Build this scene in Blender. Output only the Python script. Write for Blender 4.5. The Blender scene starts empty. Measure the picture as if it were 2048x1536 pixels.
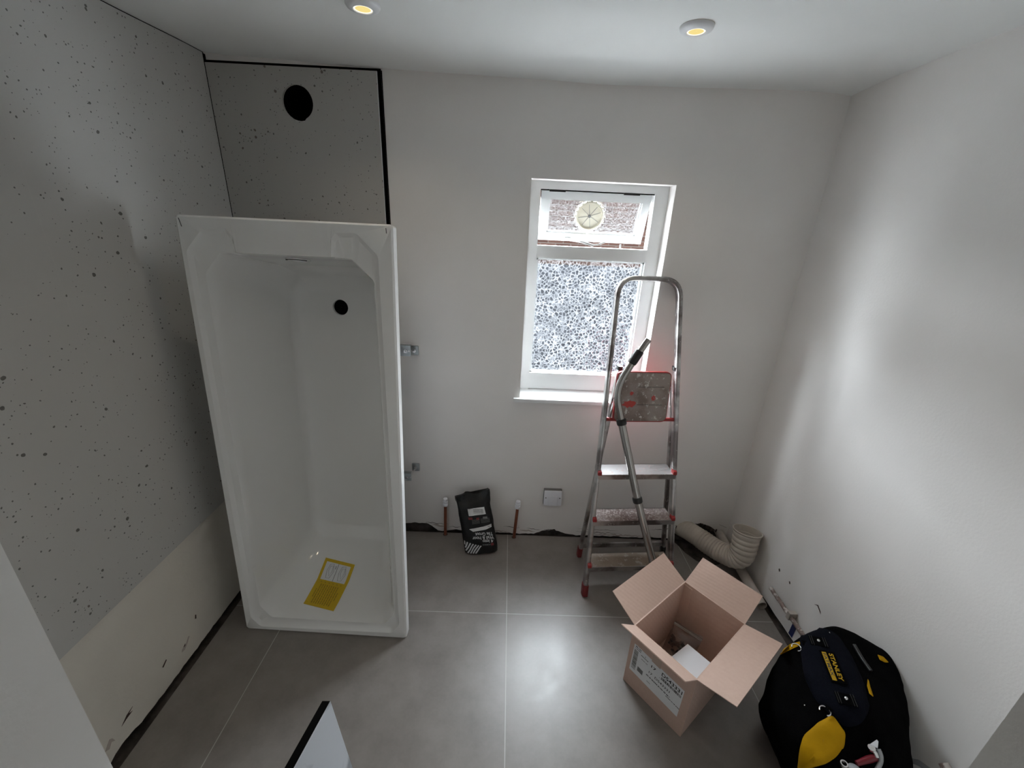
import bpy, bmesh, math, random
from mathutils import Vector, Matrix, noise
from mathutils.bvhtree import BVHTree
V = Vector
random.seed(7)
D = bpy.data
COL = bpy.context.scene.collection
SC = bpy.context.scene

# ------------------------------------------------------------------ camera, world, lights, exposure
fwd = V((0.0163, 0.9331, -0.3592)).normalized()
right = V((0.9988, -0.0006, 0.0434)); right = (right - fwd * right.dot(fwd)).normalized()
up = right.cross(fwd).normalized()
cd = D.cameras.new('camera'); cam = D.objects.new('camera', cd); COL.objects.link(cam)
cam.matrix_world = Matrix(((right.x, up.x, -fwd.x, 0), (right.y, up.y, -fwd.y, 0), (right.z, up.z, -fwd.z, 1.70), (0, 0, 0, 1)))
cd.sensor_width = 36; cd.lens = 831.554 / 2048 * 36; cd.clip_start = 0.02
SC.camera = cam
SC.view_settings.view_transform = 'Standard'; SC.view_settings.look = 'None'
SC.view_settings.gamma = 1; SC.view_settings.use_curve_mapping = False
SC.view_settings.exposure = 1.22
SC.cycles.use_denoising = True; SC.cycles.use_adaptive_sampling = True; SC.cycles.adaptive_threshold = 0.02
SC.cycles.max_bounces = 10; SC.cycles.diffuse_bounces = 8; SC.cycles.transparent_max_bounces = 16
SC.cycles.sample_clamp_indirect = 6

world = D.worlds.new('overcast_sky'); SC.world = world; world.use_nodes = True
bg = world.node_tree.nodes['Background']; bg.inputs[0].default_value = (0.93, 0.96, 1.0, 1); bg.inputs[1].default_value = 20.0

def area(name, loc, rot, sx, sy, power, color, portal=False):
    l = D.lights.new(name, 'AREA'); l.shape = 'RECTANGLE'; l.size = sx; l.size_y = sy; l.energy = power; l.color = color
    o = D.objects.new(name, l); COL.objects.link(o); o.location = loc; o.rotation_euler = rot
    if portal: l.cycles.is_portal = True
    return o
area('window_portal', (0.39, 2.16, 1.37), (math.radians(-90), 0, 0), 0.66, 1.05, 1, (1, 1, 1), True)
HALL = area('hall_fill_light', (0.1, -1.0, 2.20), (0, 0, 0), 0.5, 0.5, 0.5, (1.0, 0.96, 0.91))  # unseen fill light, added behind the camera to lift the room

YB, XL, XR = 1.9682, -1.2273, 1.3392

# ------------------------------------------------------------------ materials
def new_mat(name):
    m = D.materials.new(name); m.use_nodes = True
    nt = m.node_tree; return m, nt, nt.nodes['Principled BSDF']
def mat(name, col, rough=0.5, metal=0.0, bump=0.0, bscale=60, var=0.0, vscale=5, spec=None, coat=0, col2=None):
    m, nt, p = new_mat(name)
    p.inputs['Base Color'].default_value = (*col, 1); p.inputs['Roughness'].default_value = rough
    p.inputs['Metallic'].default_value = metal; p.inputs['Coat Weight'].default_value = coat
    if spec is not None: p.inputs['Specular IOR Level'].default_value = spec
    tc = nt.nodes.new('ShaderNodeTexCoord')
    if var > 0 or col2:
        n = nt.nodes.new('ShaderNodeTexNoise'); n.inputs['Scale'].default_value = vscale; n.inputs['Detail'].default_value = 6
        nt.links.new(tc.outputs['Object'], n.inputs['Vector'])
        r = nt.nodes.new('ShaderNodeValToRGB'); r.color_ramp.elements[0].position = 0.3; r.color_ramp.elements[1].position = 0.7
        c2 = col2 if col2 else tuple(min(1, c * (1 + var)) for c in col)
        c1 = col if col2 else tuple(c * (1 - var) for c in col)
        r.color_ramp.elements[0].color = (*c1, 1); r.color_ramp.elements[1].color = (*c2, 1)
        nt.links.new(n.outputs['Fac'], r.inputs[0]); nt.links.new(r.outputs[0], p.inputs['Base Color'])
    if bump > 0:
        n = nt.nodes.new('ShaderNodeTexNoise'); n.inputs['Scale'].default_value = bscale; n.inputs['Detail'].default_value = 5
        nt.links.new(tc.outputs['Object'], n.inputs['Vector'])
        b = nt.nodes.new('ShaderNodeBump'); b.inputs['Strength'].default_value = bump; b.inputs['Distance'].default_value = 0.004
        nt.links.new(n.outputs['Fac'], b.inputs['Height']); nt.links.new(b.outputs[0], p.inputs['Normal'])
    return m
def N(nt, t, **kw):
    n = nt.nodes.new(t)
    for k, v in kw.items(): setattr(n, k, v)
    return n
def math_node(nt, op, a, b=None, c=None):
    n = nt.nodes.new('ShaderNodeMath'); n.operation = op
    for i, x in enumerate((a, b, c)):
        if x is None: continue
        if isinstance(x, (int, float)): n.inputs[i].default_value = x
        else: nt.links.new(x, n.inputs[i])
    return n.outputs[0]
def mixc(nt, fac, a, b):
    n = nt.nodes.new('ShaderNodeMix'); n.data_type = 'RGBA'
    for i, x in ((0, fac), (6, a), (7, b)):
        if isinstance(x, (int, float)): n.inputs[i].default_value = x
        elif isinstance(x, tuple): n.inputs[i].default_value = (*x, 1)
        else: nt.links.new(x, n.inputs[i])
    return n.outputs[2]

def terrazzo(name, base, axes, more=0.0):
    """speckled stone-effect panel; axes = (horizontal axis, joint position) for the tile joints"""
    m, nt, p = new_mat(name)
    tc = N(nt, 'ShaderNodeTexCoord'); pos = tc.outputs['Object']
    wob = N(nt, 'ShaderNodeTexNoise'); wob.inputs['Scale'].default_value = 45; nt.links.new(pos, wob.inputs['Vector'])
    vm = N(nt, 'ShaderNodeVectorMath', operation='MULTIPLY_ADD'); vm.inputs[1].default_value = (0.010,) * 3
    nt.links.new(wob.outputs['Color'], vm.inputs[0]); nt.links.new(pos, vm.inputs[2])
    col = base
    clump = N(nt, 'ShaderNodeTexNoise'); clump.inputs['Scale'].default_value = 5; nt.links.new(pos, clump.inputs['Vector'])
    for scale, thr, size, c in ((42, 0.66, 0.25, (0.115, 0.108, 0.10)), (85, 0.56, 0.24, (0.12, 0.115, 0.11)), (120, 0.60, 0.24, (0.13, 0.125, 0.12)), (30, 0.86, 0.22, (0.15, 0.12, 0.105))):
        v = N(nt, 'ShaderNodeTexVoronoi'); v.inputs['Scale'].default_value = scale
        nt.links.new(vm.outputs[0], v.inputs['Vector'])
        sep = N(nt, 'ShaderNodeSeparateColor'); nt.links.new(v.outputs['Color'], sep.inputs[0])
        dens = math_node(nt, 'ADD', sep.outputs[0], math_node(nt, 'MULTIPLY', math_node(nt, 'SUBTRACT', clump.outputs['Fac'], 0.5), 1.5))
        on = math_node(nt, 'GREATER_THAN', dens, thr + 0.1 - more)
        rad = math_node(nt, 'MULTIPLY', math_node(nt, 'POWER', sep.outputs[1], 1.5), size)
        ins = math_node(nt, 'LESS_THAN', v.outputs['Distance'], rad)
        col = mixc(nt, math_node(nt, 'MULTIPLY', math_node(nt, 'MULTIPLY', on, ins), 0.92), col, c)
    sx = N(nt, 'ShaderNodeSeparateXYZ'); nt.links.new(pos, sx.inputs[0])
    for ax, at in axes:
        d = math_node(nt, 'ABSOLUTE', math_node(nt, 'SUBTRACT', sx.outputs[ax], at))
        ln = math_node(nt, 'LESS_THAN', d, 0.0013)
        col = mixc(nt, math_node(nt, 'MULTIPLY', ln, 0.4), col, (0.55, 0.54, 0.52))
    nt.links.new(col, p.inputs['Base Color']); p.inputs['Roughness'].default_value = 0.68; p.inputs['Specular IOR Level'].default_value = 0.3
    return m

M = {}
M['plaster'] = mat('white_plaster', (0.79, 0.765, 0.745), 0.75, bump=0.12, bscale=120, var=0.035, vscale=2.2)
M['plaster_warm'] = mat('bare_skim_plaster', (0.72, 0.685, 0.62), 0.8, bump=0.15, bscale=90, var=0.05, vscale=4)
M['ceiling'] = mat('ceiling_paint', (0.83, 0.84, 0.83), 0.8, bump=0.05, bscale=80, var=0.02, vscale=3)
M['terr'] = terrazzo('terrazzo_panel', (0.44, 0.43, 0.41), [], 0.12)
M['terr_left'] = terrazzo('terrazzo_panel_jointed', (0.52, 0.515, 0.50), [(1, 1.155), (2, 1.452)])  # same stone as the back panel, brightening put into a paler base
M['black'] = mat('black_foam_gap_shade', (0.003, 0.003, 0.003), 0.9, spec=0.05)  # flat black for real foam and core, also paints shade in gaps and holes
M['dark'] = mat('dark_cavity', (0.02, 0.017, 0.015), 0.95, bump=0.6, bscale=40)
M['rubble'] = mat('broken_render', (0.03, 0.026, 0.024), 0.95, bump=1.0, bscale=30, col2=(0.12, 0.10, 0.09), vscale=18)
M['acrylic'] = mat('white_acrylic', (0.83, 0.83, 0.82), 0.09, coat=0.3)
M['gloss_white'] = mat('window_gloss_paint', (0.80, 0.81, 0.81), 0.3, bump=0.06, bscale=50)
M['white_plastic'] = mat('white_plastic', (0.72, 0.73, 0.75), 0.4)
M['pipe_white'] = mat('aged_white_pipe', (0.42, 0.38, 0.34), 0.5, var=0.12, vscale=20)
M['duct'] = mat('ribbed_white_rubber', (0.50, 0.45, 0.39), 0.5, var=0.1, vscale=14)
M['copper'] = mat('copper_pipe', (0.30, 0.10, 0.06), 0.38, metal=0.6, var=0.2, vscale=30)
M['zinc'] = mat('galvanised_steel', (0.42, 0.45, 0.46), 0.4, metal=0.8, var=0.1, vscale=40)
M['steel'] = mat('bright_steel', (0.72, 0.72, 0.72), 0.25, metal=1.0)
M['chrome_tube'] = mat('brushed_chrome', (0.40, 0.38, 0.36), 0.24, metal=1.0)
M['red_foot'] = mat('dark_red_rubber', (0.16, 0.012, 0.014), 0.5)
M['red'] = mat('red_plastic', (0.30, 0.022, 0.022), 0.45)
M['black_plastic'] = mat('black_plastic', (0.012, 0.012, 0.012), 0.35)
M['bag_black'] = mat('black_nylon', (0.0022, 0.0022, 0.0024), 0.95, bump=0.5, bscale=300, spec=0.03)
M['bag_navy'] = mat('dark_navy_nylon', (0.0035, 0.0042, 0.0080), 0.9, bump=0.4, bscale=350, spec=0.06)
M['yellow'] = mat('yellow_nylon', (0.42, 0.225, 0.003), 0.75, bump=0.5, bscale=25, var=0.14, vscale=12, spec=0.1)
M['yellow_print'] = mat('yellow_print', (0.42, 0.25, 0.015), 0.7, spec=0.1)
M['label_yellow'] = mat('yellow_sticker', (0.62, 0.42, 0.012), 0.5)
M['label_white'] = mat('white_paper', (0.78, 0.79, 0.80), 0.6)
M['sheet_white'] = mat('white_card', (0.78, 0.80, 0.84), 0.6)
M['ink'] = mat('black_ink', (0.02, 0.02, 0.02), 0.6)
M['ink_grey'] = mat('grey_ink', (0.18, 0.18, 0.18), 0.6)
M['ink_brown'] = mat('faded_brown_ink', (0.30, 0.20, 0.02), 0.6)
M['bag_print'] = mat('white_print', (0.62, 0.62, 0.62), 0.55)
M['red_print'] = mat('dark_red_print', (0.16, 0.02, 0.02), 0.6)
M['grout_bag'] = mat('glossy_black_film', (0.007, 0.0075, 0.0075), 0.34, bump=1.0, bscale=26, spec=0.35)
M['blue_label'] = mat('navy_sticker', (0.012, 0.018, 0.10), 0.4)
M['red_tool'] = mat('crimson_grip', (0.13, 0.003, 0.010), 0.4)
M['grey_tool'] = mat('grey_grip', (0.26, 0.27, 0.28), 0.35)
M['jamb'] = mat('jamb_paint', (0.82, 0.82, 0.80), 0.75, bump=0.15, bscale=90)

# floor tile, with pale joints
m, nt, p = new_mat('porcelain_floor_tile'); tc = N(nt, 'ShaderNodeTexCoord')
n1 = N(nt, 'ShaderNodeTexNoise'); n1.inputs['Scale'].default_value = 6; n1.inputs['Detail'].default_value = 9; n1.inputs['Roughness'].default_value = 0.65
n2 = N(nt, 'ShaderNodeTexNoise'); n2.inputs['Scale'].default_value = 90; n2.inputs['Detail'].default_value = 4
nt.links.new(tc.outputs['Object'], n1.inputs['Vector']); nt.links.new(tc.outputs['Object'], n2.inputs['Vector'])
fr_n = N(nt, 'ShaderNodeMapRange'); fr_n.inputs[1].default_value = 0.32; fr_n.inputs[2].default_value = 0.68; nt.links.new(n1.outputs['Fac'], fr_n.inputs[0])
c = mixc(nt, fr_n.outputs[0], (0.150, 0.130, 0.118), (0.225, 0.20, 0.185))
c = mixc(nt, math_node(nt, 'MULTIPLY', n2.outputs['Fac'], 0.22), c, (0.30, 0.28, 0.26))
sx = N(nt, 'ShaderNodeSeparateXYZ'); nt.links.new(tc.outputs['Object'], sx.inputs[0])
for i, (at, per) in enumerate(((0.0498, 0.9917), (1.4272, 0.9917))):
    f = math_node(nt, 'PINGPONG', math_node(nt, 'SUBTRACT', sx.outputs[i], at), per / 2)
    c = mixc(nt, math_node(nt, 'LESS_THAN', f, 0.0016), c, (0.42, 0.40, 0.37))
nt.links.new(c, p.inputs['Base Color']); nt.links.new(math_node(nt, 'ADD', math_node(nt, 'MULTIPLY', n1.outputs['Fac'], 0.22), 0.27), p.inputs['Roughness']); p.inputs['Specular IOR Level'].default_value = 0.85
M['floor'] = m

# cardboard with faint corrugation
m, nt, p = new_mat('cardboard'); tc = N(nt, 'ShaderNodeTexCoord')
n1 = N(nt, 'ShaderNodeTexNoise'); n1.inputs['Scale'].default_value = 70; nt.links.new(tc.outputs['Object'], n1.inputs['Vector'])
nt.links.new(mixc(nt, n1.outputs['Fac'], (0.52, 0.362, 0.295), (0.58, 0.42, 0.345)), p.inputs['Base Color'])
w = N(nt, 'ShaderNodeTexWave'); w.inputs['Scale'].default_value = 26; w.bands_direction = 'DIAGONAL'; nt.links.new(tc.outputs['Object'], w.inputs['Vector'])
b = N(nt, 'ShaderNodeBump'); b.inputs['Strength'].default_value = 0.12; b.inputs['Distance'].default_value = 0.002
nt.links.new(w.outputs['Fac'], b.inputs['Height']); nt.links.new(b.outputs[0], p.inputs['Normal'])
p.inputs['Roughness'].default_value = 0.75
M['card'] = m

# paint-spattered aluminium / grimy treads
def spatter(name, base, rough, metal, spots, scale=45, thr=0.62, stain=None):
    m, nt, p = new_mat(name); tc = N(nt, 'ShaderNodeTexCoord')
    n1 = N(nt, 'ShaderNodeTexNoise'); n1.inputs['Scale'].default_value = scale; n1.inputs['Detail'].default_value = 7; n1.inputs['Roughness'].default_value = 0.7
    nt.links.new(tc.outputs['Object'], n1.inputs['Vector'])
    f = N(nt, 'ShaderNodeMapRange'); f.inputs[1].default_value = thr; f.inputs[2].default_value = thr + 0.05
    nt.links.new(n1.outputs['Fac'], f.inputs[0])
    col = base
    if stain:
        n3 = N(nt, 'ShaderNodeTexNoise'); n3.inputs['Scale'].default_value = 9; n3.inputs['Detail'].default_value = 6
        nt.links.new(tc.outputs['Object'], n3.inputs['Vector'])
        g = N(nt, 'ShaderNodeMapRange'); g.inputs[1].default_value = 0.42; g.inputs[2].default_value = 0.6
        nt.links.new(n3.outputs['Fac'], g.inputs[0]); col = mixc(nt, g.outputs[0], base, stain)
    c = mixc(nt, f.outputs[0], col, spots)
    nt.links.new(c, p.inputs['Base Color'])
    nt.links.new(math_node(nt, 'MULTIPLY', math_node(nt, 'SUBTRACT', 1, f.outputs[0]), metal), p.inputs['Metallic'])
    p.inputs['Roughness'].default_value = rough
    return m
M['alu'] = spatter('spattered_aluminium', (0.52, 0.51, 0.50), 0.30, 0.9, (0.60, 0.57, 0.55), 42, 0.60, (0.20, 0.175, 0.17))
M['alu_tread'] = spatter('worn_aluminium_tread', (0.56, 0.56, 0.56), 0.35, 0.85, (0.50, 0.40, 0.39), 60, 0.58)
M['grimy_tread'] = spatter('grimy_painted_tread', (0.30, 0.25, 0.235), 0.55, 0.3, (0.50, 0.44, 0.42), 110, 0.52, (0.22, 0.16, 0.15))
M['wood_tread'] = spatter('dusty_brown_tread', (0.22, 0.17, 0.13), 0.7, 0.0, (0.36, 0.32, 0.28), 40, 0.56, (0.28, 0.23, 0.19))
M['platform'] = spatter('paint_caked_platform', (0.18, 0.13, 0.11), 0.6, 0.0, (0.58, 0.55, 0.52), 44, 0.575, (0.30, 0.25, 0.225))
M['red_worn'] = spatter('worn_red_patch', (0.42, 0.045, 0.035), 0.55, 0.0, (0.25, 0.17, 0.15), 60, 0.6)

# marble-effect board
m, nt, p = new_mat('marble_effect_face'); tc = N(nt, 'ShaderNodeTexCoord')
n1 = N(nt, 'ShaderNodeTexNoise'); n1.inputs['Scale'].default_value = 9; n1.inputs['Detail'].default_value = 8; n1.inputs['Distortion'].default_value = 1.2
nt.links.new(tc.outputs['Object'], n1.inputs['Vector'])
r = N(nt, 'ShaderNodeValToRGB'); r.color_ramp.elements[0].position = 0.26; r.color_ramp.elements[0].color = (0.42, 0.45, 0.48, 1)
r.color_ramp.elements[1].position = 0.46; r.color_ramp.elements[1].color = (0.86, 0.88, 0.91, 1)
nt.links.new(n1.outputs['Fac'], r.inputs[0]); nt.links.new(r.outputs[0], p.inputs['Base Color']); p.inputs['Roughness'].default_value = 0.3
M['marble'] = m

# brick
m, nt, p = new_mat('red_brick'); tc = N(nt, 'ShaderNodeTexCoord')
mp = N(nt, 'ShaderNodeMapping'); mp.inputs['Rotation'].default_value = (math.radians(90), 0, 0); nt.links.new(tc.outputs['Object'], mp.inputs[0])
bt = N(nt, 'ShaderNodeTexBrick'); bt.inputs['Scale'].default_value = 1.0
bt.inputs['Brick Width'].default_value = 0.225; bt.inputs['Row Height'].default_value = 0.075; bt.inputs['Mortar Size'].default_value = 0.006
bt.inputs['Color1'].default_value = (0.014, 0.0085, 0.0068, 1); bt.inputs['Color2'].default_value = (0.0085, 0.0050, 0.0042, 1); bt.inputs['Mortar'].default_value = (0.019, 0.0165, 0.015, 1)
nt.links.new(mp.outputs[0], bt.inputs['Vector']); nt.links.new(bt.outputs['Color'], p.inputs['Base Color']); p.inputs['Roughness'].default_value = 0.9; p.inputs['Specular IOR Level'].default_value = 0
M['brick'] = m
M['render_out'] = mat('grey_render', (0.005, 0.0054, 0.0064), 0.9, col2=(0.013, 0.0135, 0.0155), vscale=2.5, spec=0)

# obscured pebble glass
def pebble_glass(name, scale, k_edge=0.055, k_base=0.001):
    m = D.materials.new(name); m.use_nodes = True; nt = m.node_tree; nt.nodes.clear()
    out = N(nt, 'ShaderNodeOutputMaterial'); tc = N(nt, 'ShaderNodeTexCoord')
    wob = N(nt, 'ShaderNodeTexNoise'); wob.inputs['Scale'].default_value = scale * .8; nt.links.new(tc.outputs['Object'], wob.inputs['Vector'])
    vm = N(nt, 'ShaderNodeVectorMath', operation='MULTIPLY_ADD'); vm.inputs[1].default_value = (0.009,) * 3
    nt.links.new(wob.outputs['Color'], vm.inputs[0]); nt.links.new(tc.outputs['Object'], vm.inputs[2])
    v = N(nt, 'ShaderNodeTexVoronoi'); v.feature = 'SMOOTH_F1'; v.inputs['Scale'].default_value = scale; v.inputs['Smoothness'].default_value = 0.6
    nt.links.new(vm.outputs[0], v.inputs['Vector'])
    ve = N(nt, 'ShaderNodeTexVoronoi'); ve.feature = 'DISTANCE_TO_EDGE'; ve.inputs['Scale'].default_value = scale
    nt.links.new(vm.outputs[0], ve.inputs['Vector'])
    big = N(nt, 'ShaderNodeTexNoise'); big.inputs['Scale'].default_value = scale * 0.5; big.inputs['Detail'].default_value = 3
    nt.links.new(tc.outputs['Object'], big.inputs['Vector'])
    edge = N(nt, 'ShaderNodeMapRange'); edge.inputs[1].default_value = 0.0; edge.inputs[2].default_value = 0.14; edge.inputs[3].default_value = 1; edge.inputs[4].default_value = 0
    nt.links.new(ve.outputs['Distance'], edge.inputs[0])
    f2 = N(nt, 'ShaderNodeMapRange'); f2.inputs[1].default_value = 0.4; f2.inputs[2].default_value = 0.65
    nt.links.new(big.outputs['Fac'], f2.inputs[0])
    amt = math_node(nt, 'MULTIPLY', edge.outputs[0], math_node(nt, 'ADD', math_node(nt, 'MULTIPLY', f2.outputs[0], 0.55), 0.45))
    tr = N(nt, 'ShaderNodeBsdfTransparent'); tr.inputs[0].default_value = (0.90, 0.93, 0.94, 1)
    tl = N(nt, 'ShaderNodeBsdfTranslucent'); tl.inputs[0].default_value = (0.93, 0.96, 1.0, 1)
    gl = N(nt, 'ShaderNodeBsdfGlossy'); gl.inputs['Roughness'].default_value = 0.12
    b = N(nt, 'ShaderNodeBump'); b.inputs['Strength'].default_value = 0.8; b.inputs['Distance'].default_value = 0.006
    nt.links.new(v.outputs['Distance'], b.inputs['Height'])
    nt.links.new(b.outputs[0], gl.inputs['Normal'])
    m1 = N(nt, 'ShaderNodeMixShader'); nt.links.new(math_node(nt, 'ADD', math_node(nt, 'MULTIPLY', amt, k_edge), k_base), m1.inputs[0])
    nt.links.new(tr.outputs[0], m1.inputs[1]); nt.links.new(tl.outputs[0], m1.inputs[2])
    m2 = N(nt, 'ShaderNodeMixShader'); m2.inputs[0].default_value = 0.06
    nt.links.new(m1.outputs[0], m2.inputs[1]); nt.links.new(gl.outputs[0], m2.inputs[2])
    nt.links.new(m2.outputs[0], out.inputs[0])
    return m
M['glass'] = pebble_glass('pebble_glass', 62, 0.062)
M['glass_vent'] = pebble_glass('fine_pebble_glass', 95, 0.022)
# thin clear film (zip bag)
m = D.materials.new('clear_film'); m.use_nodes = True; nt = m.node_tree; nt.nodes.clear()
out = N(nt, 'ShaderNodeOutputMaterial'); a1 = N(nt, 'ShaderNodeBsdfTransparent'); a2 = N(nt, 'ShaderNodeBsdfGlossy'); a2.inputs['Roughness'].default_value = 0.25
a2.inputs[0].default_value = (0.6, 0.6, 0.6, 1); a3 = N(nt, 'ShaderNodeMixShader'); a3.inputs[0].default_value = 0.28; a1.inputs[0].default_value = (0.82, 0.80, 0.80, 1)
nt.links.new(a1.outputs[0], a3.inputs[1]); nt.links.new(a2.outputs[0], a3.inputs[2]); nt.links.new(a3.outputs[0], out.inputs[0])
M['film'] = m
def emit(name, col, s):
    m = D.materials.new(name); m.use_nodes = True; nt = m.node_tree; nt.nodes.clear()
    o = N(nt, 'ShaderNodeOutputMaterial'); e = N(nt, 'ShaderNodeEmission'); e.inputs[0].default_value = (*col, 1); e.inputs[1].default_value = s
    nt.links.new(e.outputs[0], o.inputs[0]); return m
M['lamp'] = emit('warm_lamp_glow', (1.0, 0.80, 0.30), 0.40)
M['lamp_rim'] = emit('bright_lamp_rim', (1.0, 0.93, 0.75), 0.6)

# ------------------------------------------------------------------ mesh helpers (all coordinates are world metres)
def origin_of(parent):
    p = V((0, 0, 0))
    while parent: p += parent.location; parent = parent.parent
    return p
def tag(o, label=None, cat=None, group=None, kind=None):
    for k, v in (('label', label), ('category', cat), ('group', group), ('kind', kind)):
        if v: o[k] = v
    return o
def obj(name, verts, faces, mtl, parent=None, smooth=0, at=None, **tags):
    """one mesh object; vertices given in world space"""
    vs = [V(v) for v in verts]
    if at is None:
        if parent: at = origin_of(parent)
        else:
            xs = [v.x for v in vs]; ys = [v.y for v in vs]; zs = [v.z for v in vs]
            at = V(((min(xs) + max(xs)) / 2, (min(ys) + max(ys)) / 2, min(zs)))
    at = V(at)
    me = D.meshes.new(name); me.from_pydata([v - at for v in vs], [], faces)
    bm = bmesh.new(); bm.from_mesh(me); bmesh.ops.recalc_face_normals(bm, faces=bm.faces); bm.to_mesh(me); bm.free()
    me.materials.append(mtl)
    if smooth:
        me.polygons.foreach_set('use_smooth', [True] * len(me.polygons))
        if smooth < 180: me.set_sharp_from_angle(angle=math.radians(smooth))
    o = D.objects.new(name, me); COL.objects.link(o)
    if parent: o.parent = parent; o.location = at - origin_of(parent)
    else: o.location = at
    tag(o, **tags)
    return o
def thing(name, loc, label, cat, group=None):
    o = D.objects.new(name, None); o.empty_display_size = 0.05; COL.objects.link(o); o.location = loc
    return tag(o, label, cat, group)
class B:
    def __init__(s): s.v = []; s.f = []
    def add(s, vs, fs):
        k = len(s.v); s.v += [V(x) for x in vs]; s.f += [tuple(i + k for i in f) for f in fs]; return s
    def box(s, x0, x1, y0, y1, z0, z1):
        return s.hexa([(x0, y0, z0), (x1, y0, z0), (x1, y1, z0), (x0, y1, z0)], [(x0, y0, z1), (x1, y0, z1), (x1, y1, z1), (x0, y1, z1)])
    def hexa(s, a, b):
        n = len(a); return s.add(list(a) + list(b), [tuple(range(n))[::-1], tuple(range(n, 2 * n))] + [(i, (i + 1) % n, n + (i + 1) % n, n + i) for i in range(n)])
    def prism(s, poly, d):
        d = V(d); return s.hexa([V(p) for p in poly], [V(p) + d for p in poly])
    def obox(s, c, ax, ay, az, sx, sy, sz):
        c = V(c); ax = V(ax).normalized() * sx / 2; ay = V(ay).normalized() * sy / 2; az = V(az).normalized() * sz / 2
        return s.hexa([c - ax - ay - az, c + ax - ay - az, c + ax + ay - az, c - ax + ay - az], [c - ax - ay + az, c + ax - ay + az, c + ax + ay + az, c - ax + ay + az])
    def sweep(s, path, prof_fn, closed=False, cap=True):
        """prof_fn(i, tangent) -> list of offset vectors"""
        rings = []
        P = [V(p) for p in path]
        for i, p in enumerate(P):
            t = (P[min(i + 1, len(P) - 1)] - P[max(i - 1, 0)]).normalized()
            rings.append([p + o for o in prof_fn(i, t)])
        n = len(rings[0]); vs = [v for r in rings for v in r]; fs = []
        for i in range(len(rings) - 1):
            for j in range(n): fs.append((i * n + j, i * n + (j + 1) % n, (i + 1) * n + (j + 1) % n, (i + 1) * n + j))
        if cap: fs.append(tuple(range(n))[::-1]); fs.append(tuple(range(len(vs) - n, len(vs))))
        return s.add(vs, fs)
    def tube(s, path, r, n=14, cap=True):
        P = [V(p) for p in path]
        t0 = (P[1] - P[0]).normalized(); a = t0.orthogonal().normalized(); st = {'a': a}
        def f(i, t):
            a = st['a']; a = (a - t * a.dot(t)).normalized(); st['a'] = a; b = t.cross(a)
            rr = r[i] if isinstance(r, (list, tuple)) else r
            return [(a * math.cos(k * 2 * math.pi / n) + b * math.sin(k * 2 * math.pi / n)) * rr for k in range(n)]
        return s.sweep(P, f, cap=cap)
    def lathe(s, c, axis, prof, n=32, cap=False):
        """prof = [(radius, height along axis)]"""
        c = V(c); ax = V(axis).normalized(); a = ax.orthogonal().normalized(); b = ax.cross(a)
        vs = []; fs = []
        for r, h in prof:
            for k in range(n): vs.append(c + ax * h + (a * math.cos(k * 2 * math.pi / n) + b * math.sin(k * 2 * math.pi / n)) * r)
        for i in range(len(prof) - 1):
            for j in range(n): fs.append((i * n + j, i * n + (j + 1) % n, (i + 1) * n + (j + 1) % n, (i + 1) * n + j))
        if cap: fs.append(tuple(range(n))[::-1]); fs.append(tuple(range(len(vs) - n, len(vs))))
        return s.add(vs, fs)
    def make(s, name, mtl, parent=None, smooth=0, **kw): return obj(name, s.v, s.f, mtl, parent, smooth, **kw)
def bevel(o, w=0.003, seg=2):
    bm = bmesh.new(); bm.from_mesh(o.data)
    es = [e for e in bm.edges if len(e.link_faces) == 2 and e.calc_face_angle(0) > 0.5]
    bmesh.ops.bevel(bm, geom=es, offset=w, segments=seg, affect='EDGES', profile=0.6, clamp_overlap=True)
    bm.to_mesh(o.data); bm.free()
    o.data.polygons.foreach_set('use_smooth', [True] * len(o.data.polygons)); o.data.set_sharp_from_angle(angle=math.radians(50))
    return o
def arc_path(pts, r, k=8):
    """polyline with rounded corners"""
    P = [V(p) for p in pts]; out = [P[0]]
    for i in range(1, len(P) - 1):
        a = (P[i - 1] - P[i]); b = (P[i + 1] - P[i]); rr = min(r, a.length * .49, b.length * .49)
        A = P[i] + a.normalized() * rr; C = P[i] + b.normalized() * rr
        for j in range(k + 1):
            t = j / k; out.append(A * (1 - t) ** 2 + P[i] * 2 * t * (1 - t) + C * t * t)
    return out + [P[-1]]
def round_poly(pts, r, k=6):
    P = [V(p) for p in pts]; n = len(P); out = []
    for i in range(n):
        a = P[i - 1] - P[i]; b = P[(i + 1) % n] - P[i]; rr = min(r, a.length * .49, b.length * .49)
        A = P[i] + a.normalized() * rr; C = P[i] + b.normalized() * rr
        for j in range(k + 1):
            t = j / k; out.append(A * (1 - t) ** 2 + P[i] * 2 * t * (1 - t) + C * t * t)
    return out
def text(name, body, c, xd, yd, h, mtl, parent, width=None, depth=0.0006, bold=0.0):
    cu = D.curves.new(name, 'FONT'); cu.body = body; cu.size = 1; cu.align_x = 'CENTER'; cu.align_y = 'CENTER'; cu.offset = bold
    to = D.objects.new(name, cu); COL.objects.link(to); bpy.context.view_layer.update()
    me = D.meshes.new_from_object(to); D.objects.remove(to); D.curves.remove(cu)
    xs = [v.co.x for v in me.vertices]; ys = [v.co.y for v in me.vertices]
    sh = h / (max(ys) - min(ys)); sw = (width / (max(xs) - min(xs))) if width else sh
    mx = (max(xs) + min(xs)) / 2; my = (max(ys) + min(ys)) / 2
    xd = V(xd).normalized(); yd = V(yd).normalized(); nd = xd.cross(yd).normalized()
    vs = [V(c) + xd * (v.co.x - mx) * sw + yd * (v.co.y - my) * sh + nd * depth for v in me.vertices]
    fs = [tuple(p.vertices) for p in me.polygons]; D.meshes.remove(me)
    return obj(name, vs, fs, mtl, parent)

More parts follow.
